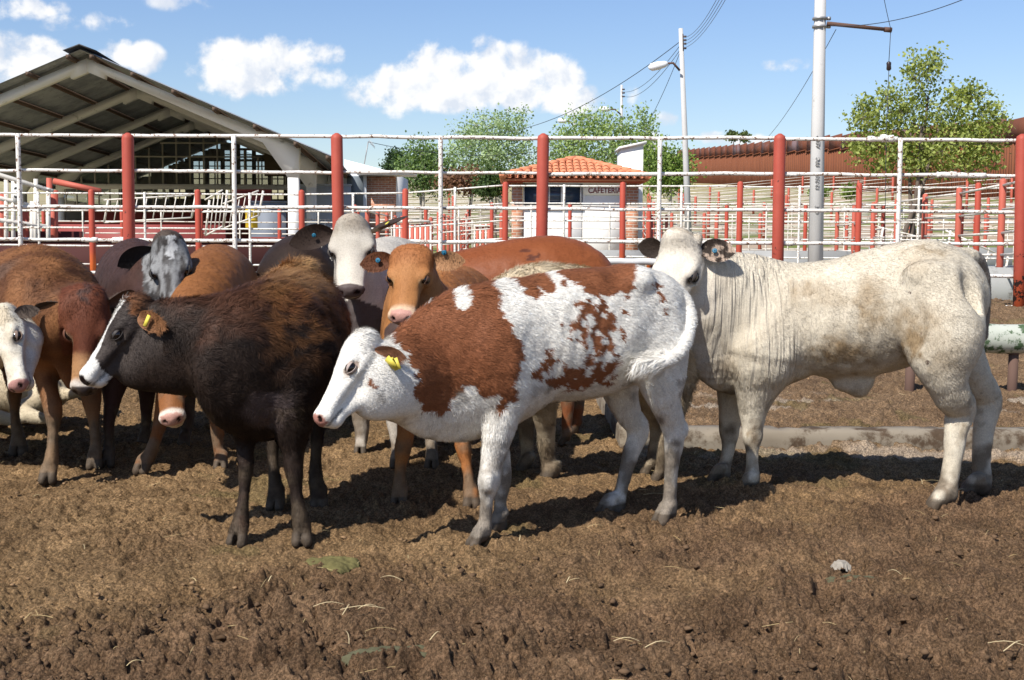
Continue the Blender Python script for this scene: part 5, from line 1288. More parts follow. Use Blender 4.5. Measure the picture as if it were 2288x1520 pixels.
# ---- dark brown calf with the white blaze
def col_b(V, N, px, py, nx, ny, hl, K):
    n = fbm3(V*8, 3, 15); n2 = fbm3(V*30, 2, 16)
    cn = vn3(V*34, 17)*.6+n*.4; C = lerp((.012, .009, .008), (.042, .026, .019), cn)
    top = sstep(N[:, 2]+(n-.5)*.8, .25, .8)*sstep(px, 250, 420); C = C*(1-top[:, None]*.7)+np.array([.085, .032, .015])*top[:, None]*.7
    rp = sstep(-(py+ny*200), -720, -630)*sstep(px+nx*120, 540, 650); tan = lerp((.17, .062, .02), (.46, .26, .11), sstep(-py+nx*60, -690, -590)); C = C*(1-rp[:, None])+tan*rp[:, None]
    sp = sstep(cn+nx*.4, .46, .66)*sstep(px, 540, 640)*sstep(-py, -880, -680)*.85; C = C*(1-sp[:, None])+np.array([.20, .085, .03])*sp[:, None]
    br = (np.sqrt(((px-600+nx*40)/60)**2+((py-915+ny*40)/42)**2)); g = (1-sstep(br, .6, 1.2))*.75; C = C*(1-g[:, None])+np.array([.115, .085, .08])*g[:, None]
    if hl is not None:
        h = sstep(hl[:, 0], -.15, .2)*(hl[:, 0] < 1.2)*(np.abs(hl[:, 1]) < .4)*(1-sstep(-hl[:, 2], .36, .6))*(K == 0)
        f = lerp((.032, .024, .021), (.085, .068, .06), fbm3(V*14, 3, 18)); C = C*(1-h[:, None])+f*h[:, None]
        pl = h*(1-sstep(hl[:, 0]+nx*.3, .08, .2))*sstep(hl[:, 2], -.13, -.02); C = C*(1-pl[:, None])+np.array([.20, .075, .025])*pl[:, None]
        wdt = .07+.02*np.sin(hl[:, 0]*9)+.16*sstep(hl[:, 0], .72, .86)
        bl = (h > .5) & (np.abs(hl[:, 1]+.0+nx*.05) < wdt) & (hl[:, 2] > -.135-.22*sstep(hl[:, 0], .75, .88)) & (hl[:, 0] > .09)
        mz = (h > .5) & (hl[:, 0]+.25*np.clip(-.12-hl[:, 2], 0, 1)+nx*.12 > .80) & (hl[:, 2] > -.33)
        C = np.where((bl | mz)[:, None], (.70, .68, .64), C)
        C = np.where(((hl[:, 0] > .958) & (h > .5) & (hl[:, 2] > -.215) & (np.abs(hl[:, 1]) < .115))[:, None], (.018, .016, .018), C)
        C = np.where(((K == 1) | (K == 2))[:, None], (.19, .085, .036), C)
    return C
HB = unit((-.5, -.86, 0)); LB = np.cross(HB, (0, 0, 1))
B = Cow('dark_brown_calf', 'shaggy dark brown calf with white blaze and white muzzle in profile', .0085)
B.body([(672,728,5.2,110,.66),(664,742,5.05,138,.64),(648,766,4.85,155,.66),(628,795,4.64,170,.66),(596,812,4.48,172,.62),(560,815,4.42,160,.5)], LB)
B.body([(600,790,4.47,150,.62),(530,785,4.41,133,.6),(465,776,4.37,112,.6),(400,776,4.36,108,.54),(345,780,4.36,98,.44),(318,790,4.35,84,.42)], (.15,1,0))
B.leg([(640,870,4.44,90),(650,945,4.40,56),(655,1000,4.38,34),(656,1043,4.37,27),(661,1085,4.36,18),(666,1125,4.35,18),(672,1165,4.34,25),(676,1215,4.33,27)], unit((.1,-1,0)))
B.leg([(560,880,4.48,75),(548,945,4.44,40),(547,1000,4.41,26),(550,1043,4.39,23),(546,1090,4.37,16),(543,1125,4.35,17),(538,1165,4.33,25),(534,1215,4.31,28)], unit((-.15,-1,0)))
B.leg([(650,800,4.98,70),(632,880,4.96,42),(614,940,5.0,26),(610,1000,4.98,18),(612,1045,4.95,15),(617,1085,4.93,20),(620,1120,4.91,22),(618,1140,4.9,23)], unit((-.1,-1,0)))
B.leg([(706,790,5.0,58),(712,860,4.96,42),(714,920,5.02,30),(710,965,5.0,20),(706,1020,4.97,17),(705,1065,4.95,20),(710,1100,4.93,22),(714,1130,4.92,24)], unit((.05,-1,0)))
B.blob(640,850,4.42,66,46,95,LB,.06); B.blob(708,715,5.0,22,30,66,LB,.05); B.blob(668,600,5.0,34,34,14,LB,.05)
B.head((306,667,4.38), (158,832,4.27), (-.74,-.30,.6), (dict(dir=(-.3,.9,.0), face=(.6,.4,.0)), dict(dir=(-.12,.85,-.80), face=(.25,.7,.3), tag='s', s=1.05, bx=.14, bz=-.11, by=.215)), lidcol=(.03,.024,.022), earsz=(.36,.105), wide=1.1)
def len_b(p, n):
    px, py = proj(p); f = 1+1.3*sstep(px, 500, 620)*sstep(-py, -900, -640)+.5*(n[:, 2] > .7)
    return f, 1+1.0*sstep(px, 560, 680)*sstep(-py, -900, -700)+.8*(n[:, 2] > .7)*(px < 560)
def flow_b(p):
    px, py = proj(p); d = np.tile([.75, .5, -.5], (len(p), 1)); d[p[:, 2] < .5] = (0, 0, -1); d[px < 380] = (.8, .2, -.35)
    return d
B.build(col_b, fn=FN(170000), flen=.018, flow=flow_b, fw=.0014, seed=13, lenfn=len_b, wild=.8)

# ---- cream zebu cross on the right
CT = [(2040,720,95,60,.55),(2060,590,60,30,.25),(1835,660,95,40,.35),(1940,690,40,70,.6),(1880,790,110,45,.75),(2040,770,34,40,.95),(1950,640,50,30,.45),(2120,800,60,60,.35),(1795,640,45,25,.45),(1690,970,14,30,.6),(2150,960,20,30,.45),(1560,545,40,16,.5),(2070,560,60,16,.5),(1620,820,30,50,.35)]
def col_c(V, N, px, py, nx, ny, hl, K):
    n = fbm3(V*11, 3, 25); C = lerp((.52, .45, .345), (.70, .635, .515), n)
    for (x, y, a, b, wt) in CT:
        d = np.sqrt(((px-x+nx*60)/a)**2+((py-y+ny*60)/b)**2); g = (1-sstep(d, .2, 1.2))*wt*1.25*(.45+1.0*fbm3(V*40, 2, 26)); g = np.clip(g, 0, 1)
        C = C*(1-g[:, None])+np.array([.30, .215, .125])*g[:, None]
    grey = sstep(-px, -1660, -1560)*.5; C = C*(1-grey[:, None])+np.array([.40, .355, .31])*grey[:, None]
    s = vn3(V*55, 99); C = np.where(((s > .955) & (px > 1950) & (K == 0))[:, None], (.12, .08, .06), C)
    rs = (px > 2186) & (py < 760) & (V[:, 1] > 5.16); C = np.where(rs[:, None], (.26, .23, .20), C)
    if hl is not None:
        f = (hl[:, 0] > .05) & (hl[:, 0] < 1.1) & (K == 0) & (np.abs(hl[:, 1]) < .3) & (np.abs(hl[:, 2]+.1) < .4); C = np.where(f[:, None], lerp((.56, .49, .40), (.74, .68, .58), n), C)
        pl = f*sstep(-hl[:, 0]+nx*.2, -.14, .0)*.7; C = C*(1-pl[:, None])+np.array([.36, .27, .17])*pl[:, None]
        for q in (-1, 1):
            d = np.sqrt(((hl[:, 0]-.425)/.10)**2+((hl[:, 1]-q*.17)/.08)**2+((hl[:, 2]+.07)/.075)**2)+nx*.5; g = (1-sstep(d, .55, 1.15))*f*.85; C = C*(1-g[:, None])+np.array([.10, .08, .07])*g[:, None]
        C = np.where(((K == 2))[:, None], np.where((fbm3(V*30, 2, 4)+(px-1600)*.004 < .5)[:, None], (.035, .024, .018), (.40, .30, .23)), C)
        C = np.where((hl[:, 0] > .93)[:, None] & f[:, None], (.06, .05, .05), C)
    return C
HC = unit((-.8, .26, 0)); LC = np.cross(HC, (0, 0, 1))
C_ = Cow('cream_zebu_calf', 'large cream calf with wrinkled neck and rounded dark lined ears, side on at the right', .0095)
C_.folds = True; C_.ribs = (1800, 1990, 640, 820, 42, .0018)
C_.foldfn = lambda V: sstep(-proj(V)[0], -1880, -1680)*sstep(V[:, 2], .35, .55)*sstep(proj(V)[0], 1560, 1590)
C_.body([(1560,655,5.30,98,.5),(1600,690,5.34,128,.42),(1650,716,5.38,150,.5),(1710,724,5.38,146,.6),(1795,712,5.34,124,.76),(1880,712,5.3,134,.82),(1960,695,5.26,138,.84),(2030,674,5.22,134,.86),(2078,664,5.18,122,.92),(2108,668,5.15,96,.9)], LC)
C_.body([(1560,740,5.3,42,.4),(1588,805,5.34,46,.35),(1628,842,5.38,38,.35),(1690,850,5.4,30,.6)], LC)
C_.body([(2120,575,5.16,24,.9),(2172,574,5.2,17,.8),(2197,610,5.24,13,.8),(2203,680,5.28,11,.8),(2198,750,5.3,10,.8)], LC, .015)
C_.leg([(1705,790,5.30,88),(1694,850,5.30,58),(1685,905,5.3,38),(1682,955,5.3,26),(1682,975,5.3,25),(1680,1010,5.3,16),(1681,1045,5.3,16),(1679,1072,5.3,21),(1672,1098,5.28,24)], HC)
C_.leg([(1655,820,5.55,60),(1640,880,5.55,40),(1632,940,5.55,27),(1630,965,5.55,24),(1628,1000,5.54,17),(1620,1040,5.52,17),(1612,1065,5.5,21),(1604,1088,5.48,23)], HC)
C_.leg([(2092,680,5.04,100),(2104,750,4.98,92),(2106,805,4.96,66),(2114,850,4.96,50),(2128,884,4.98,44),(2146,912,5.02,36),(2136,960,5.01,28),(2128,1030,5.0,24),(2120,1080,4.99,24),(2112,1105,4.98,28),(2102,1135,4.96,31)], HC)
C_.leg([(2112,690,5.36,70),(2140,780,5.36,56),(2176,850,5.36,42),(2206,893,5.38,34),(2200,950,5.36,26),(2193,1020,5.34,22),(2195,1065,5.32,23),(2190,1085,5.3,25),(2178,1112,5.28,28)], HC)
C_.blob(1906,856,5.28,46,24,24,LC,.05); C_.blob(1920,874,5.28,20,13,14,LC,.03); C_.blob(1700,770,5.24,66,28,78,LC,.06)
C_.blob(2060,575,5.14,34,46,26,LC,.06); C_.blob(2125,700,5.0,58,28,92,LC,.05)
C_.head((1524,524,5.26), (1464,726,5.02), (-.50,-.78,.25), (dict(dir=(-.05,.95,.1), face=(.55,.2,.7), s=.8), dict(dir=(-.12,.95,-.28), face=(.25,.1,.95), s=.95, bx=.13, tag='b')), lidcol=(.05,.04,.035), earsz=(.33,.13), forehead=.16, wide=1.18)
C_.blob(1560,534,5.2,10,12,14,(0,1,0),.012)
C_.blob(2015,730,4.93,44,16,60,LC,.08,'s'); C_.blob(1790,760,5.02,30,14,70,LC,.08,'s'); C_.blob(2062,610,4.98,34,22,24,LC,.06); C_.blob(1640,700,5.12,26,14,90,LC,.07,'s'); C_.blob(2165,660,4.95,22,20,60,LC,.06,'s')
C_.build(col_c, fn=FN(150000), flen=.010, flow=lambda p: np.where((p[:, 2] < .5)[:, None], [[.1, 0, -1.]], [[.8, -.2, -.75]]), fw=.0015, seed=23, lift=.2, wild=.3, rough=.6)

# ---- tan calf looking at the camera
def col_d(V, N, px, py, nx, ny, hl, K):
    n = fbm3(V*9, 3, 35); C = lerp((.30, .12, .038), (.43, .20, .075), n)
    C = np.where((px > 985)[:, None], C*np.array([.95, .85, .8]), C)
    f = (hl[:, 0] > -.05) & (hl[:, 0] < 1.15) & (K == 0) & (np.abs(hl[:, 1]) < .3)
    fh = f*sstep(-hl[:, 0], -.45, -.15)*.55; C = C*(1-fh[:, None])+np.array([.27, .085, .03])*fh[:, None]
    for q in (-1, 1):
        d = np.sqrt(((hl[:, 0]-.43)/.09)**2+((hl[:, 1]-q*.155)/.06)**2+((hl[:, 2]+.08)/.06)**2); g = (1-sstep(d, .7, 1.2))*f*.8; C = C*(1-g[:, None])+np.array([.62, .40, .20])*g[:, None]
    ring = f*sstep(hl[:, 0]+nx*.04, .80, .88); C = C*(1-ring[:, None])+np.array([.60, .42, .28])*ring[:, None]
    C = np.where((f & (hl[:, 0] > .90) & (hl[:, 2] > -.20) & (np.abs(hl[:, 1]) < .12))[:, None], (.50, .27, .22), C)
    C = np.where((f & (hl[:, 0] > .80) & (hl[:, 2] < -.235))[:, None], (.09, .06, .055), C)
    C = np.where((K == 2)[:, None], np.where((hl[:, 1] < 0)[:, None], (.10, .035, .015), (.42, .22, .11)), C)
    return C
D = Cow('tan_calf', 'tan calf with pink nose and blue ear tags looking straight at the camera', .009)
D.body([(930,640,5.16,72,.8),(935,700,5.24,98,.8),(950,745,5.36,122,.8),(970,728,5.6,128,.8),(1000,712,5.9,120,.85),(1020,705,6.15,112,.9)], (1,.15,0))
D.body([(905,700,5.1,50,.8),(905,780,5.12,66,.8),(930,850,5.2,70,.9)], (1,.1,0))
D.leg([(912,840,5.12,60),(909,905,5.06,36),(907,960,5.02,26),(901,1000,5.0,23),(896,1035,4.99,16),(893,1070,4.98,16),(893,1100,4.97,20),(893,1128,4.96,23)], unit((-.1,-1,0)))
D.leg([(1000,840,5.16,60),(1018,905,5.1,36),(1031,965,5.05,25),(1036,1000,5.02,23),(1042,1035,5.0,16),(1047,1070,4.98,16),(1051,1100,4.97,20),(1052,1125,4.96,22)], unit((.1,-1,0)))
D.leg([(985,780,6.1,60),(975,850,6.1,36),(965,930,6.1,20),(965,1000,6.08,13),(965,1030,6.05,17)], unit((0,-1,0)))
D.head((922,554,5.10), (890,698,4.86), (-.12,-.78,.6), (dict(dir=(.02,1,-.16), face=(.55,0,.8), s=1.22, tag='b', bx=.13), dict(dir=(.0,1,-.02), face=(.75,0,.6), s=1.18, tag='B', bx=.12)), lidcol=(.10,.05,.03), earsz=(.36,.11), wide=1.34, forehead=.02, pollw=1.22)
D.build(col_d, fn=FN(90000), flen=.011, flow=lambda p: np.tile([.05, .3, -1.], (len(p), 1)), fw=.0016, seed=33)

# ---- pale grey zebu cross with drooping ears behind
def col_f(V, N, px, py, nx, ny, hl, K):
    n = fbm3(V*9, 3, 45); C = lerp((.40, .36, .31), (.54, .50, .44), n)
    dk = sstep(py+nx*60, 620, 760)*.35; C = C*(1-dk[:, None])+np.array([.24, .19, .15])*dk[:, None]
    f = (hl[:, 0] > -.05) & (hl[:, 0] < 1.15) & (K == 0) & (np.abs(hl[:, 1]) < .3)
    C = np.where(f[:, None], lerp((.36, .32, .26), (.50, .46, .40), n)*(1+.35*sstep(hl[:, 0], .4, .7))[:, None], C); fo = f*sstep(-hl[:, 0]+nx*.3, -.3, -.05)*.5; C = C*(1-fo[:, None])+np.array([.30, .235, .17])*fo[:, None]
    for q in (-1, 1):
        d = np.sqrt(((hl[:, 0]-.43)/.12)**2+((hl[:, 1]-q*.22)/.10)**2+((hl[:, 2]+.08)/.08)**2); g = (1-sstep(d, .5, 1.1))*f*.7; C = C*(1-g[:, None])+np.array([.16, .13, .11])*g[:, None]
    C = np.where((f & (hl[:, 0] > .91) & (hl[:, 2] > -.21))[:, None], (.10, .075, .07), C)
    C = np.where((f & (hl[:, 0] > .82) & (hl[:, 2] < -.24))[:, None], (.10, .08, .075), C)
    C = np.where((K == 2)[:, None], (.045, .03, .024), C); C = np.where((K == 1)[:, None], np.where((hl[:, 1] > .33)[:, None], (.10, .08, .06), (.40, .36, .30)), C)
    return C
Fc = Cow('grey_zebu_calf', 'pale grey calf with notched dark drooping ears, tallest head at the centre', .0105)
Fc.body([(795,575,6.16,58,.8),(808,640,6.22,78,.8),(826,700,6.32,105,.8),(845,668,6.6,122,.8),(870,652,6.95,122,.85),(890,645,7.25,112,.88)], (1,.1,0))
Fc.body([(790,640,6.1,38,.6),(800,740,6.16,62,.6),(825,830,6.24,70,.8)], (1,.1,0))
Fc.leg([(800,820,6.3,50),(805,900,6.25,30),(808,960,6.22,20),(806,1010,6.2,14),(806,1030,6.18,17)], unit((0,-1,0)), asp=.9)
Fc.leg([(870,830,6.0,48),(880,920,5.95,26),(884,985,5.9,16),(885,1020,5.86,14),(886,1045,5.82,18)], unit((0,-1,0)), asp=.9)
Fc.leg([(945,800,6.7,60),(955,900,6.4,28),(961,975,6.0,17),(963,1020,5.9,14),(964,1046,5.82,18)], unit((0,-1,0)), asp=.9)
Fc.head((787,490,6.10), (776,640,5.82), (-.05,-.72,.6), (dict(dir=(.0,.98,-.02), face=(.75,0,.55), s=1.45, droop=.18, tag='b', bx=.13), dict(dir=(-.05,.95,.38), face=(-.5,-.2,.7), s=1.35, droop=-.05, tag='s', bx=.14)), lidcol=(.06,.05,.045), forehead=.14, earsz=(.36,.11), wide=1.40, pollw=.9)
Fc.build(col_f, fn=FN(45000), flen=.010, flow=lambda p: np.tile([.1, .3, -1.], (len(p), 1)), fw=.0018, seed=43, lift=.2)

# ---- dark calf with grizzled grey face
def col_h(V, N, px, py, nx, ny, hl, K):
    n = fbm3(V*9, 3, 55); C = lerp((.030, .016, .013), (.075, .038, .030), n)
    f = (hl[:, 0] > -.02) & (hl[:, 0] < 1.15) & (K == 0) & (np.abs(hl[:, 1]) < .3) & (hl[:, 2] > -.42)
    g = lerp((.045, .04, .038), (.24, .24, .24), sstep(fbm3(V*np.array([60, 40, 22]), 4, 56), .34, .66)); C = np.where(f[:, None], g, C)
    st = f & (np.abs(hl[:, 1]-.05+nx*.2) < .045) & (hl[:, 0] > .12) & (hl[:, 0] < .36); C = np.where(st[:, None], (.42, .42, .42), C)
    pw = f & (hl[:, 0] < .12); C = np.where(pw[:, None], (.07, .05, .04), C)
    return np.where((K > 0)[:, None], (.022, .019, .019), C)
Hc = Cow('grizzled_calf', 'dark maroon calf with speckled grey and white face and one black ear held out', .0105)
Hc.body([(355,600,6.12,62,.8),(335,660,6.2,92,.8),(315,668,6.4,112,.72),(304,655,6.7,120,.74),(298,652,7.0,114,.76)], (1,.2,0))
Hc.body([(345,680,6.0,60,.8),(300,770,6.1,80,.8)], (1,0,0))
Hc.leg([(262,800,6.05,55),(255,860,6.0,34),(250,905,5.95,22),(244,945,5.9,16),(243,985,5.88,14),(243,1015,5.86,17),(243,1038,5.84,20)], unit((0,-1,0)))
Hc.leg([(335,800,6.4,50),(329,870,6.4,26),(328,915,6.4,18),(324,965,6.38,13),(322,990,6.36,16)], unit((0,-1,0)))
Hc.leg([(410,800,6.6,50),(418,880,6.5,26),(419,930,6.45,20),(415,970,6.4,15),(413,1000,6.35,18)], unit((0,-1,0)))
Hc.head((374,524,6.02), (384,700,5.74), (.04,-.80,.5), (dict(dir=(.02,.95,-.32), face=(.7,0,.35), s=1.15, droop=.1), None), lidcol=(.04,.035,.03), forehead=.10, wide=1.04)
Hc.build(col_h, fn=FN(45000), flen=.011, flow=lambda p: np.tile([.05, .3, -1.], (len(p), 1)), fw=.0018, seed=53)

# ---- orange brown calf reaching low under the neck of the dark one
def col_i(V, N, px, py, nx, ny, hl, K):
    n = fbm3(V*9, 3, 65); C = lerp((.15, .055, .019), (.27, .11, .038), n)
    f = (hl[:, 0] > .0) & (hl[:, 0] < 1.15) & (K == 0) & (np.abs(hl[:, 1]) < .3) & (px < 450)
    ring = f*sstep(hl[:, 0]+nx*.05, .84, .90); C = C*(1-ring[:, None])+np.array([.60, .52, .44])*ring[:, None]
    C = np.where((f & (hl[:, 0] > .93) & (np.abs(hl[:, 1]) < .12) & (hl[:, 2] > -.2))[:, None], (.46, .26, .21), C)
    return C
Ic = Cow('orange_calf', 'orange brown calf with its pink nose lowered beneath the neck of the dark calf', .0105)
Ic.body([(400,785,5.55,66,.8),(425,745,5.8,85,.8),(455,700,6.1,112,.8),(480,668,6.4,118,.74),(492,662,6.75,114,.78),(494,660,7.0,103,.8)], (1,.1,0))
Ic.leg([(395,840,5.9,50),(372,905,5.8,30),(357,950,5.75,20),(345,990,5.7,16),(333,1020,5.68,18),(322,1040,5.66,21)], unit((-.3,-1,0)))
Ic.leg([(480,850,5.9,50),(484,920,5.85,26),(486,965,5.82,19),(489,1010,5.8,15),(494,1035,5.78,18),(496,1052,5.76,20)], unit((0,-1,0)))
Ic.leg([(520,800,6.8,50),(522,870,6.8,26),(520,930,6.8,15),(520,975,6.8,16)], unit((0,-1,0)))
Ic.head((372,768,5.40), (377,926,5.12), (0,-.8,.5), (dict(dir=(-.3,.9,-.2), face=(.7,0,.35)), dict(dir=(-.3,.9,-.2), face=(.7,0,.35))), wide=1.15)
Ic.build(col_i, fn=FN(40000), flen=.011, flow=lambda p: np.tile([.2, .3, -1.], (len(p), 1)), fw=.0018, seed=63)

# ---- red brown calf at the left, head hanging
def col_k(V, N, px, py, nx, ny, hl, K):
    n = fbm3(V*8, 3, 75); C = lerp((.095, .038, .017), (.22, .095, .038), sstep(n, .3, .7))
    g = sstep(fbm3(V*5, 2, 76), .55, .7)*.5*sstep(-py, -700, -600); C = C*(1-g[:, None])+np.array([.14, .09, .065])*g[:, None]
    ln = sstep(V[:, 2], .1, .5); C = C*(ln[:, None])+np.array([.20, .125, .07])*(1-ln[:, None])
    f = (hl[:, 0] > -.05) & (hl[:, 0] < 1.15) & (K == 0) & (np.abs(hl[:, 1]) < .26) & (hl[:, 2] > -.36)
    hc = lerp((.085, .024, .014), (.155, .052, .024), n); C = np.where(f[:, None], hc, C)
    dark = f*(1-sstep(np.abs(hl[:, 1]+nx*.3), .0, .07))*(1-sstep(hl[:, 0]+ny*.3, .1, .25))*.7; C = C*(1-dark[:, None])+np.array([.03, .025, .025])*dark[:, None]
    lo = f*sstep(hl[:, 0]+nx*.15, .55, .75)*.8; C = C*(1-lo[:, None])+np.array([.40, .22, .10])*lo[:, None]
    ring = f*sstep(hl[:, 0]+nx*.05, .84, .92); C = C*(1-ring[:, None])+np.array([.58, .52, .46])*ring[:, None]
    C = np.where((f & (hl[:, 0] > .94) & (hl[:, 2] > -.2))[:, None], (.05, .04, .04), C)
    for q in (-1, 1):
        d = np.sqrt(((hl[:, 0]-.47)/.12)**2+((hl[:, 1]-q*.16)/.06)**2+((hl[:, 2]+.08)/.07)**2); g = (1-sstep(d, .6, 1.1))*f*.8; C = C*(1-g[:, None])+np.array([.36, .24, .14])*g[:, None]
    return np.where((K > 0)[:, None], (.085, .06, .045), C)
Kc = Cow('red_brown_calf', 'red brown calf hanging its dark red head behind the white muzzle of the dark calf', .0095)
Kc.ribs = (10, 120, 600, 760, 36, .003)
Kc.body([(10,705,6.4,112,.62),(50,692,6.15,132,.66),(88,690,5.9,140,.66),(122,705,5.72,130,.58),(148,722,5.62,106,.54),(168,716,5.54,80,.56),(182,700,5.48,62,.7)], LB)
Kc.leg([(118,790,5.66,62),(104,835,5.6,34),(110,880,5.56,25),(119,915,5.53,25),(119,960,5.5,15),(117,1000,5.48,16),(114,1030,5.46,21),(110,1066,5.44,24)], unit((.1,-1,0)))
Kc.leg([(200,800,5.9,48),(203,860,5.88,30),(205,900,5.86,24),(210,945,5.84,15),(213,985,5.82,16),(213,1015,5.8,19),(212,1040,5.78,21)], unit((.2,-1,0)))
Kc.leg([(40,800,6.3,50),(34,860,6.26,22),(33,900,6.24,17),(34,935,6.2,13),(40,970,6.18,17),(43,1005,6.16,22)], unit((.2,-1,0)))
Kc.leg([(-60,800,6.6,50),(-62,870,6.5,26),(-64,940,6.45,16),(-62,1000,6.4,20)], unit((.2,-1,0)))
Kc.body([(150,760,5.56,48,.5),(152,820,5.56,30,.4),(158,858,5.55,14,.4)], LB, .03)
Kc.head((199,646,5.44), (178,872,5.26), (.12,-.93,.1), (dict(dir=(.0,.95,.0), face=(.8,0,.2), s=1.0, droop=.1, bx=.14), dict(dir=(-.5,.8,-.3), face=(.6,0,.3), s=.8)), wide=1.02, lidcol=(.12,.05,.03))
Kc.build(col_k, fn=FN(80000), flen=.014, flow=lambda p: np.tile([-.3, .5, -.8], (len(p), 1)), fw=.0017, seed=73, lenfn=lambda p, n: (1+.6*(n[:, 2] > .6), 1+.5*(n[:, 2] > .6)))

# ---- white faced calf cut by the left edge
def col_l(V, N, px, py, nx, ny, hl, K):
    n = fbm3(V*9, 3, 85); C = lerp((.52, .44, .32), (.70, .66, .57), sstep(n, .3, .6))
    f = (K == 0) & (hl[:, 0] < 1.15) & (px > -60)
    C = np.where((f & (hl[:, 0] > .93) & (hl[:, 2] > -.22) & (np.abs(hl[:, 1]) < .13))[:, None], (.42, .22, .19), C)
    return np.where((K > 0)[:, None], (.12, .09, .07), C)
Lc = Cow('white_faced_calf', 'white faced calf with a pink nose, mostly cut off by the left edge', .0095)
Lc.body([(-18,748,5.44,56,.7),(-50,760,5.55,82,.8),(-140,770,5.75,118,.75),(-260,770,5.9,130,.8),(-400,760,6.0,125,.85),(-460,750,6.05,105,.85)], (.2,1,0))
Lc.leg([(-150,860,5.75,55),(-150,930,5.7,28),(-150,1000,5.65,16),(-152,1045,5.6,22)], unit((1,-.2,0)))
Lc.leg([(-185,860,6.0,50),(-180,930,6.0,26),(-180,990,6.0,16),(-182,1020,6.0,20)], unit((1,-.2,0)))
Lc.leg([(-430,830,5.95,75),(-440,920,5.9,30),(-440,990,5.88,17),(-440,1030,5.85,22)], unit((1,-.2,0)))
Lc.leg([(-460,830,6.25,60),(-470,910,6.25,26),(-470,970,6.25,16),(-470,1000,6.25,20)], unit((1,-.2,0)))
Lc.head((-6,690,5.34), (13,862,5.10), (-.42,-.82,.2), (dict(dir=(-.2,.9,-.3), face=(.7,0,.3)), dict(dir=(-.25,.5,-.8), face=(.3,.7,.3), s=.75, bx=.14)), lidcol=(.2,.14,.11), wide=.92)
Lc.build(col_l, fn=FN(50000), flen=.017, flow=lambda p: np.tile([-.1, .3, -1.], (len(p), 1)), fw=.0017, seed=83)

# ---- cream calf lying down behind
Mc = Cow('lying_calf', 'cream calf lying on the ground behind the front leg of the red brown calf', .012)
def col_m(V, N, px, py, nx, ny, hl, K): return lerp((.42, .33, .21), (.66, .58, .44), fbm3(V*8, 3, 95))
Mc.body([(112,872,7.0,45,.8),(70,872,7.0,60,.9),(10,868,7.05,68,1.),(-60,868,7.1,72,1.),(-120,880,7.15,60,1.)], (0,1,0))
Mc.body([(100,870,6.9,34,.8),(84,900,6.8,24,.8),(50,915,6.72,20,.8),(70,930,6.68,17,.8),(100,935,6.66,12,.8)], (0,1,0), .03)
Mc.body([(115,880,7.0,26,.8),(150,882,6.9,14,.8),(185,876,6.85,10,.8)], (0,1,0), .03)
Mc.body([(-80,900,6.9,34,.8),(-40,925,6.8,22,.8),(10,935,6.7,16,.8),(40,940,6.66,12,.8)], (0,1,0), .03)
Mc.body([(100,850,7.05,34,.7),(120,830,7.15,30,.7),(140,815,7.3,28,.7)], (0,1,0), .03)
Mc.head((140,790,7.3), (215,880,7.35), (.6,-.1,.6), (dict(dir=(-.2,.9,-.2), face=(.6,0,.3)), dict(dir=(-.2,.9,-.2), face=(.6,0,.3))))
Mc.build(col_m, fn=FN(22000), flen=.02, flow=lambda p: np.tile([-.5, 0, -.8], (len(p), 1)), fw=.002, seed=93, mud=False)

# ---- cream woolly calf behind the spotted one
def col_n(V, N, px, py, nx, ny, hl, K):
    C = lerp((.36, .26, .15), (.62, .53, .38), fbm3(V*14, 3, 105)); g = sstep(-V[:, 2], -.62, -.3)*.5
    return C*(1-g[:, None])+np.array([.27, .22, .16])*g[:, None]
Nc = Cow('woolly_cream_calf', 'curly coated cream calf mostly hidden behind the spotted calf', .0105)
Nc.body([(1120,742,5.46,92,.7),(1165,735,5.5,122,.75),(1215,728,5.52,140,.82),(1300,736,5.54,137,.85),(1390,755,5.54,134,.86),(1460,780,5.5,112,.85),(1500,800,5.48,72,.85)], (0,1,0))
Nc.leg([(1205,830,5.4,60),(1213,900,5.45,36),(1220,960,5.5,24),(1221,990,5.52,22),(1225,1030,5.54,18),(1229,1050,5.54,22),(1234,1070,5.54,24)], unit((-1,-.1,0)))
Nc.leg([(1170,830,5.75,50),(1172,900,5.75,30),(1176,960,5.75,20),(1178,1010,5.75,15),(1176,1040,5.72,20)], unit((-1,-.1,0)))
Nc.leg([(1505,770,5.36,56),(1533,812,5.36,34),(1526,870,5.38,26),(1510,930,5.42,20),(1486,990,5.46,16),(1478,1050,5.5,20)], unit((-1,0,0)))
Nc.leg([(1450,820,5.7,60),(1452,900,5.7,34),(1468,950,5.72,20),(1462,1000,5.7,15),(1455,1040,5.66,20)], unit((-1,0,0)))
Nc.head((1098,690,5.4), (1010,850,5.44), (-.7,-.1,.6), (dict(dir=(-.2,.9,-.2), face=(.6,0,.3)), None))
Nc.build(col_n, fn=FN(45000), flen=.026, flow=lambda p: np.tile([.6, -.1, -.8], (len(p), 1)), fw=.002, seed=103, wild=.7, lift=.45)

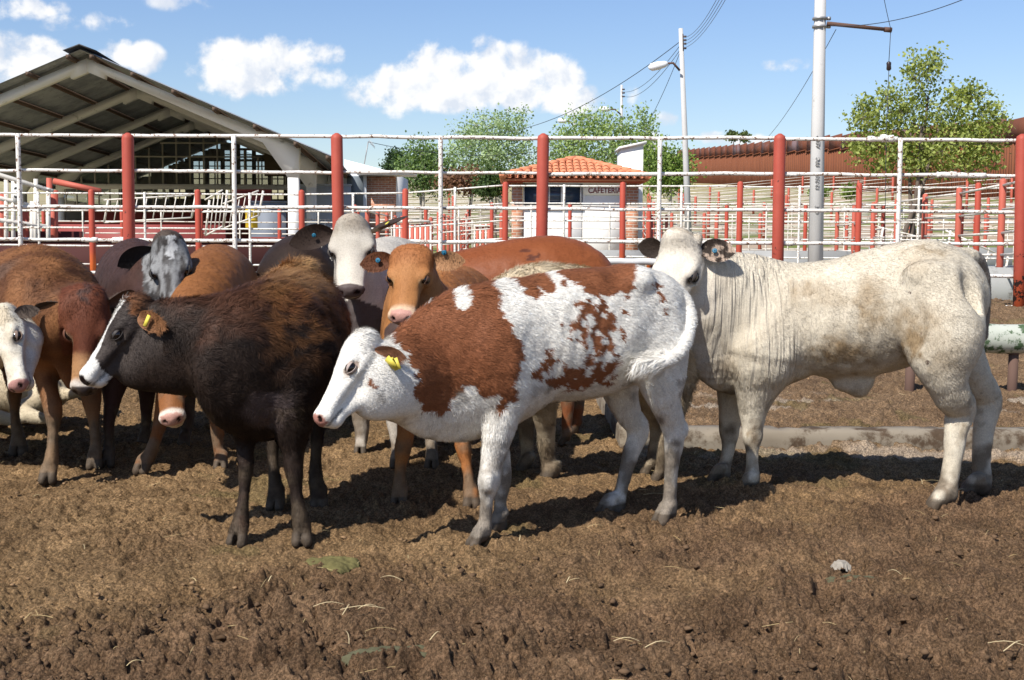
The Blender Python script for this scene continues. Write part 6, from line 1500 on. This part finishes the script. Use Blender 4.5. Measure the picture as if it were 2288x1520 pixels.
# ---- red brown animal side on behind
def col_e(V, N, px, py, nx, ny, hl, K):
    C = lerp((.175, .048, .016), (.27, .085, .030), fbm3(V*7, 3, 115)); b = (np.abs(px-1196+nx*30) < 12) & (np.abs(py-572+ny*30) < 6) | (np.abs(px-1176+nx*20) < 10) & (np.abs(py-560) < 3); return np.where(b[:, None], (.10, .03, .015), C)
Ec = Cow('chestnut_steer', 'glossy chestnut steer side on behind the spotted calf, head hidden', .012); Ec.cat = 'steer'
Ec.body([(920,695,6.6,80,.6),(960,680,6.62,95,.62),(1020,672,6.64,106,.72),(1100,660,6.66,114,.88),(1180,650,6.68,118,.92),(1240,644,6.7,116,.94),(1285,645,6.7,98,.9),(1300,648,6.7,70,.85)], (0.05,1,0))
Ec.body([(1290,556,6.7,14,1),(1312,562,6.7,12,1),(1322,590,6.7,11,1),(1325,650,6.7,10,1),(1322,740,6.7,9,1)], (0,1,0), .02)
for fx, fy in ((1010, 6.5), (1035, 6.85), (1265, 6.5), (1285, 6.9)):
    Ec.leg([(fx,770,fy,52),(fx,840,fy,28),(fx+4,900,fy,18),(fx,960,fy,13),(fx,1000,fy,16)], unit((-1,0,0)))
Ec.head((930,660,6.6), (900,830,6.62), (-.9,0,.2), (None, dict(dir=(-.2,.9,-.2), face=(.6,0,.3))))
Ec.build(col_e, fn=FN(25000), flen=.008, flow=lambda p: np.tile([.8, 0, -.6], (len(p), 1)), fw=.002, seed=113, lift=.15, rough=.48)

# ---- black animal behind
Gc = Cow('black_calf', 'black calf seen over the shaggy rump of the dark brown calf', .013)
Gc.body([(668,655,7.1,125,.78),(676,652,7.4,128,.82),(690,652,7.8,120,.85),(700,655,8.2,100,.8),(706,660,8.45,70,.7)], (1,.1,0))
for fx, fy in ((640, 7.1), (695, 7.1), (670, 8.1), (720, 8.1)):
    Gc.leg([(fx,760,fy,50),(fx,830,fy,26),(fx,900,fy,14),(fx,930,fy,15)], unit((0,1,0)))
Gc.head((706,600,8.6), (712,720,8.85), (0,.8,.4), (dict(dir=(-.2,.9,-.2), face=(.6,0,.3)),)*2)
Gc.build(lambda V, N, px, py, nx, ny, hl, K: lerp((.014, .009, .007), (.040, .023, .016), fbm3(V*8, 3, 125)), fn=FN(15000), flen=.012, flow=lambda p: np.tile([0, .3, -1.], (len(p), 1)), fw=.002, seed=123, mud=False)

# ---- ear tags: small plastic tags, each a part of its animal
for cw in (A, B, C_, D, Fc):
    for (base, d, a, f, ln, wd, droop, k) in getattr(cw, 'tags', []):
        mb = MB(); rot = np.array([d, a, f]).T
        pos = lambda u, v, o: base+d*u*ln+a*v*wd+f*o-np.array([0, 0, droop*u*u*ln])
        if k in 'bB':
            c = pos(.42, .1 if k == 'b' else -.75, .020 if k == 'b' else .012); mb.tube([c-f*.004, c+f*.002, c+f*.0025], [.0105, .0105, .007], 16); mb.tube([c, c+f*.006], .003, 8)
            cw.sub(mb, 'ear_tag', TAGB, smooth=False)
        elif k == 's':
            c = pos(.45, .1, .006); c2 = c+f*0; mb.box(pos(.45, .0, -.012 if cw is B else .012), (.014, .042, .004), M=rot); mb.box(pos(.45, .0, .022 if cw is B else -.004), (.014, .042, .004), M=rot)
            cw.sub(mb, 'ear_tag', TAGY, smooth=False)
        else:
            M2 = np.array([unit((.35, -.2, -.9)), unit((.8, -.35, .35)), (0, 0, 0)]); M2[2] = np.cross(M2[0], M2[1])
            c = pos(.62, .2, .012)+np.array([0, -.014, 0])
            mb.box(c+np.array([.012, -.004, -.018]), (.040, .026, .003), M=M2.T); mb.box(c+np.array([-.004, -.012, -.012]), (.044, .026, .003), M=np.array([unit((.65, -.3, -.7)), unit((.5, -.5, .6)), np.cross(unit((.65, -.3, -.7)), unit((.5, -.5, .6)))]).T)
            mb.tube([c+np.array([0, .01, 0]), c-np.array([0, .016, 0])], .005, 8)
            cw.sub(mb, 'ear_tag', TAGY, smooth=False)
